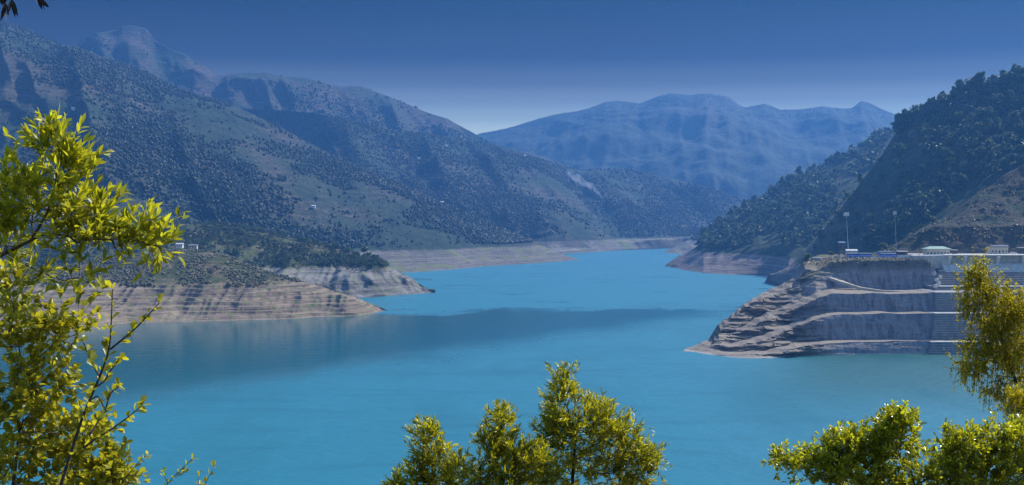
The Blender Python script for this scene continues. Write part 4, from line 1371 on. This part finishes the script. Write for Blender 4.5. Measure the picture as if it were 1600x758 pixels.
plant('weeping_tree', 'yellow green weeping tree with drooping twigs at the right edge', 'tree',
      [root_at(1625, dW), T3(1622, 800, dW), T3(1612, 700, dW), T3(1600, 640, dW), T3(1585, 590, dW), T3(1568, 540, dW), T3(1552, 490, dW), T3(1535, 445, dW)],
      [(1530, 425, 24, 14, 34, dW, .3), (1540, 455, 36, 26, 60, dW, .45), (1512, 480, 18, 18, 14, dW, .3), (1560, 500, 40, 30, 60, dW, .5), (1592, 478, 34, 26, 70, dW, .5), (1530, 540, 30, 22, 34, dW, .4),
       (1520, 570, 26, 22, 34, dW, .4), (1575, 560, 44, 34, 56, dW, .6), (1610, 540, 30, 60, 60, dW, .6), (1560, 610, 24, 26, 26, dW, .4), (1600, 620, 30, 36, 44, dW, .5), (1570, 530, 40, 50, 40, dW, .5)],
      M['leaf_weep'], M['dark_bark'], 9, leaf=(.045, .014), per=20, spray=.22, rmax=.05, droop=True, rmin=.0018, ang=(.4, 1.1))
plant('round_bush', 'small rounded yellow green bush under the weeping tree at the right edge', 'bush',
      [root_at(1600, 14), T3(1600, 800, 14), T3(1598, 700, 14), T3(1596, 650, 14)],
      [(1594, 632, 20, 22, 50, 14, .2), (1600, 665, 26, 20, 40, 14, .2)],
      M['leaf_weep'], M['dark_bark'], 19, leaf=(.045, .012), per=14, spray=.09, up=.4, rmax=.02)

# left: narrow leaved tree reaching in from the left edge
dL = 6.5
plant('yellow_leaf_tree', 'bright yellow green leafy tree reaching in from the upper left edge', 'tree',
      [root_at(-260, dL), T3(-240, 700, dL), T3(-190, 560, dL), T3(-110, 480, dL), T3(-40, 420, dL), T3(10, 395, dL), T3(50, 375, dL), T3(75, 330, dL), T3(85, 290, dL)],
      [(84, 228, 14, 22, 8, dL, .05), (95, 258, 26, 24, 13, dL, .10), (62, 240, 22, 20, 5, dL, .1), (110, 285, 34, 26, 19, dL, .14), (60, 300, 30, 26, 11, dL, .14), (120, 330, 40, 26, 23, dL, .15), (40, 350, 40, 30, 17, dL, .16),
       (15, 300, 24, 34, 15, dL, .12), (10, 380, 30, 26, 13, dL, .14), (170, 378, 36, 16, 15, dL, .12), (222, 372, 26, 16, 17, dL, .10), (246, 385, 12, 12, 5, dL, .06), (110, 375, 50, 20, 19, dL, .15),
       (40, 430, 40, 24, 8, dL, .15), (120, 430, 40, 20, 5, dL, .12), (20, 480, 30, 30, 8, dL, .15)],
      M['leaf_left'], M['twig'], 25, leaf=(.078, .021), per=8, spray=.15, up=.45, rmax=.02, rmin=.0016, expo=.42, step=.07, ang=(.3, .85))
# bare twiggy network under it belongs to the shrub below
plant('round_leaf_shrub', 'dense shrub of small rounded yellow leaves filling the lower left corner', 'bush',
      [root_at(-30, 6.0), T3(-20, 1000, 6), T3(0, 860, 6), T3(20, 760, 6), T3(30, 680, 6), T3(25, 600, 6)],
      [(20, 530, 34, 30, 16, 6, .15), (70, 520, 34, 22, 10, 6, .15), (120, 520, 26, 16, 6, 6, .1), (30, 590, 50, 36, 24, 6, .2), (100, 600, 30, 24, 6, 6, .15), (50, 650, 60, 34, 32, 6, .22), (130, 680, 40, 26, 16, 6, .18),
       (60, 710, 80, 34, 45, 6, .25), (165, 735, 40, 22, 18, 6, .15), (110, 755, 100, 24, 35, 6, .25), (10, 450, 30, 30, 6, 6, .12), (100, 480, 50, 20, 4, 6, .12), (185, 745, 24, 18, 6, 6, .1)],
      M['leaf_round'], M['twig'], 33, leaf=(.040, .026), shape='round', per=7, spray=.11, up=.3, rmax=.02, rmin=.0014, expo=.42, step=.07, ang=(.5, 1.2))

def stem_plant(name, label, stems, d, leafm, barkm, seed, size=(.045, .030), gap=.035, shape='obov', radii=(.006, .0018)):
    r = np.random.default_rng(seed)
    base = W(*stems[0][0], d); x = base[0]
    rt = np.array([x, d, slope_z(x, d)])
    root = empty(name, tuple(rt)); tag(root, label, 'shrub')
    mb = MB(); PP, DD = [], []
    for si, st in enumerate(stems):
        pts = np.array([W(px, py, d + .02 * si * math.sin(i)) for i, (px, py) in enumerate(st)])
        if si == 0: pts = np.vstack([rt + np.array([-.25, 0, 0]), pts[0] + np.array([-.15, 0, -.6]), pts])
        m = 26
        t = np.linspace(0, len(pts) - 1, m)
        P = np.stack([np.interp(t, np.arange(len(pts)), pts[:, k]) for k in range(3)], 1)
        for k in range(2): P[1:-1] = (P[:-2] + P[2:] + 2 * P[1:-1]) / 4
        r0 = radii[0] if si == 0 else radii[0] * .5
        mb.tube(P, np.linspace(r0, radii[1], m), 6)
        seg = np.linalg.norm(np.diff(P, axis=0), axis=1); cum = np.concatenate([[0], np.cumsum(seg)])
        s = cum[-1]
        while s > (cum[-1] * .45 if si == 0 else .03):
            p = np.array([np.interp(s, cum, P[:, k]) for k in range(3)])
            j = min(m - 2, int(np.searchsorted(cum, s)) - 1); td = (P[j + 1] - P[j]) / (seg[j] + 1e-9)
            for q in range(3 if s > cum[-1] - gap else 2):
                rd = r.standard_normal(3); rd -= rd.dot(td) * td; rd /= np.linalg.norm(rd)
                PP.append(p); DD.append(td * .8 + rd * .8 + np.array([0, 0, .2]))
            if r.random() < .3:
                rd = r.standard_normal(3); rd -= rd.dot(td) * td; rd /= np.linalg.norm(rd)
                mb.tube([p, p + rd * .03], [.0012, .0003], 3)
            s -= gap * (.6 + .8 * r.random())
    me = mb.mesh('stem', barkm, True)
    V = np.empty(len(me.vertices) * 3); me.vertices.foreach_get('co', V); me.vertices.foreach_set('co', (V.reshape(-1, 3) - rt).ravel())
    obj('stem', me, root)
    n = len(PP)
    V, T, Q = leaves(np.array(PP) - rt, np.array(DD), size[0] * (.6 + .6 * r.random(n)), size[1] * (.7 + .5 * r.random(n)), shape, r=r)
    obj('leaf_spray', mesh_np('leaf_spray', V, [T, Q], leafm, True), root)
dS = 5.2
stem_plant('thorny_shoot', 'tall forked thorny shoot with paired round leaves over the water', [
    [(92, 765), (112, 705), (127, 655), (156, 589), (172, 546), (174, 500), (176, 452)],
    [(172, 546), (192, 530), (214, 511), (232, 492), (249, 473)],
    [(130, 700), (150, 685), (172, 672), (196, 655), (222, 634)],
    [(150, 605), (163, 596), (172, 580), (186, 562)],
    [(127, 655), (142, 625), (152, 618), (165, 640)],
    [(140, 680), (165, 640), (172, 615), (186, 603)],
    [(156, 589), (140, 560), (130, 535)]], dS, M['leaf_round'], M['bark'], 3, radii=(.010, .002))
stem_plant('leafy_sprig', 'thin dark sprig with small green leaves at the bottom edge', [
    [(245, 800), (252, 772), (262, 755), (278, 738), (300, 718)], [(262, 755), (257, 745), (255, 738)], [(274, 744), (284, 742), (288, 736)]], 5.6, M['leaf_bush'], M['dark_bark'], 4, size=(.028, .014), gap=.018, radii=(.003, .0012))
stem_plant('yellow_sprig', 'small sprig with a few yellow leaves right of the dark sprig', [
    [(312, 800), (314, 780), (318, 762), (326, 745), (334, 732)], [(315, 770), (311, 756), (309, 745)]], 5.6, M['leaf_round'], M['dark_bark'], 14, size=(.034, .018), gap=.030, radii=(.003, .0008))
stem_plant('curled_sprig', 'leaning sprig with curled brown green leaves above the lower left shrub', [
    [(165, 800), (185, 765), (200, 742), (215, 724), (228, 712)], [(200, 742), (212, 744), (222, 742)], [(190, 757), (196, 740), (200, 724)]], 5.4, M['leaf_round'], M['dark_bark'], 24, size=(.036, .014), gap=.02, radii=(.004, .0012))
# leaf tips hanging in at the top left corner
def hanging():
    r = np.random.default_rng(77); d = 5.0
    a = np.array(W(-60, -90, d))
    root = empty('hanging_branch', tuple(a)); tag(root, 'dark narrow leaves hanging into the top left corner', 'branch')
    mb = MB(); PP, DD = [], []
    for (x0, y0, x1, y1) in ((-60, -90, 8, 4), (-60, -90, 18, -2), (-60, -90, 58, -6)):
        p, q = W(x0, y0, d) - a, W(x1, y1, d) - a
        s = np.linspace(0, 1, 8)[:, None]; c = (p + q) / 2 + np.array([.02, 0, .03])
        P = p * (1 - s) ** 2 + 2 * c * s * (1 - s) + q * s * s
        mb.tube(P, np.linspace(.003, .001, 8), 4)
        for k in range(12):
            PP.append(P[7 - k // 4]); DD.append(np.array([(x1 - 20) / 60 + .5 * r.standard_normal() * .6, .5 * r.standard_normal(), -1.0]))
    mb.build('twig', M['dark_bark'], root)
    n = len(PP)
    V, T, Q = leaves(np.array(PP), np.array(DD), .055 + .03 * r.random(n), .012 + .005 * r.random(n), 'lance', r=r)
    obj('leaf_spray', mesh_np('leaf_spray', V, [T, Q], M['leaf_dark'], True), root)
hanging()

# ------------------------------------------------------------------ haze
def haze():
    m = bpy.data.materials.new('haze'); m.use_nodes = True
    t = m.node_tree; t.nodes.clear()
    o = t.nodes.new('ShaderNodeOutputMaterial'); v = t.nodes.new('ShaderNodeVolumePrincipled')
    v.inputs['Color'].default_value = HAZE_COLOR + (1,)
    v.inputs['Density'].default_value = HAZE_DENSITY
    v.inputs['Anisotropy'].default_value = .25
    t.links.new(v.outputs[0], o.inputs['Volume'])
    mb = MB(); mb.box(-5600, 5600, -900, 7300, -25, HAZE_TOP)
    ob = mb.build('haze', m)
    tag(ob, 'pale blue haze hanging over the lake and valley', 'haze', kind='stuff')
haze()
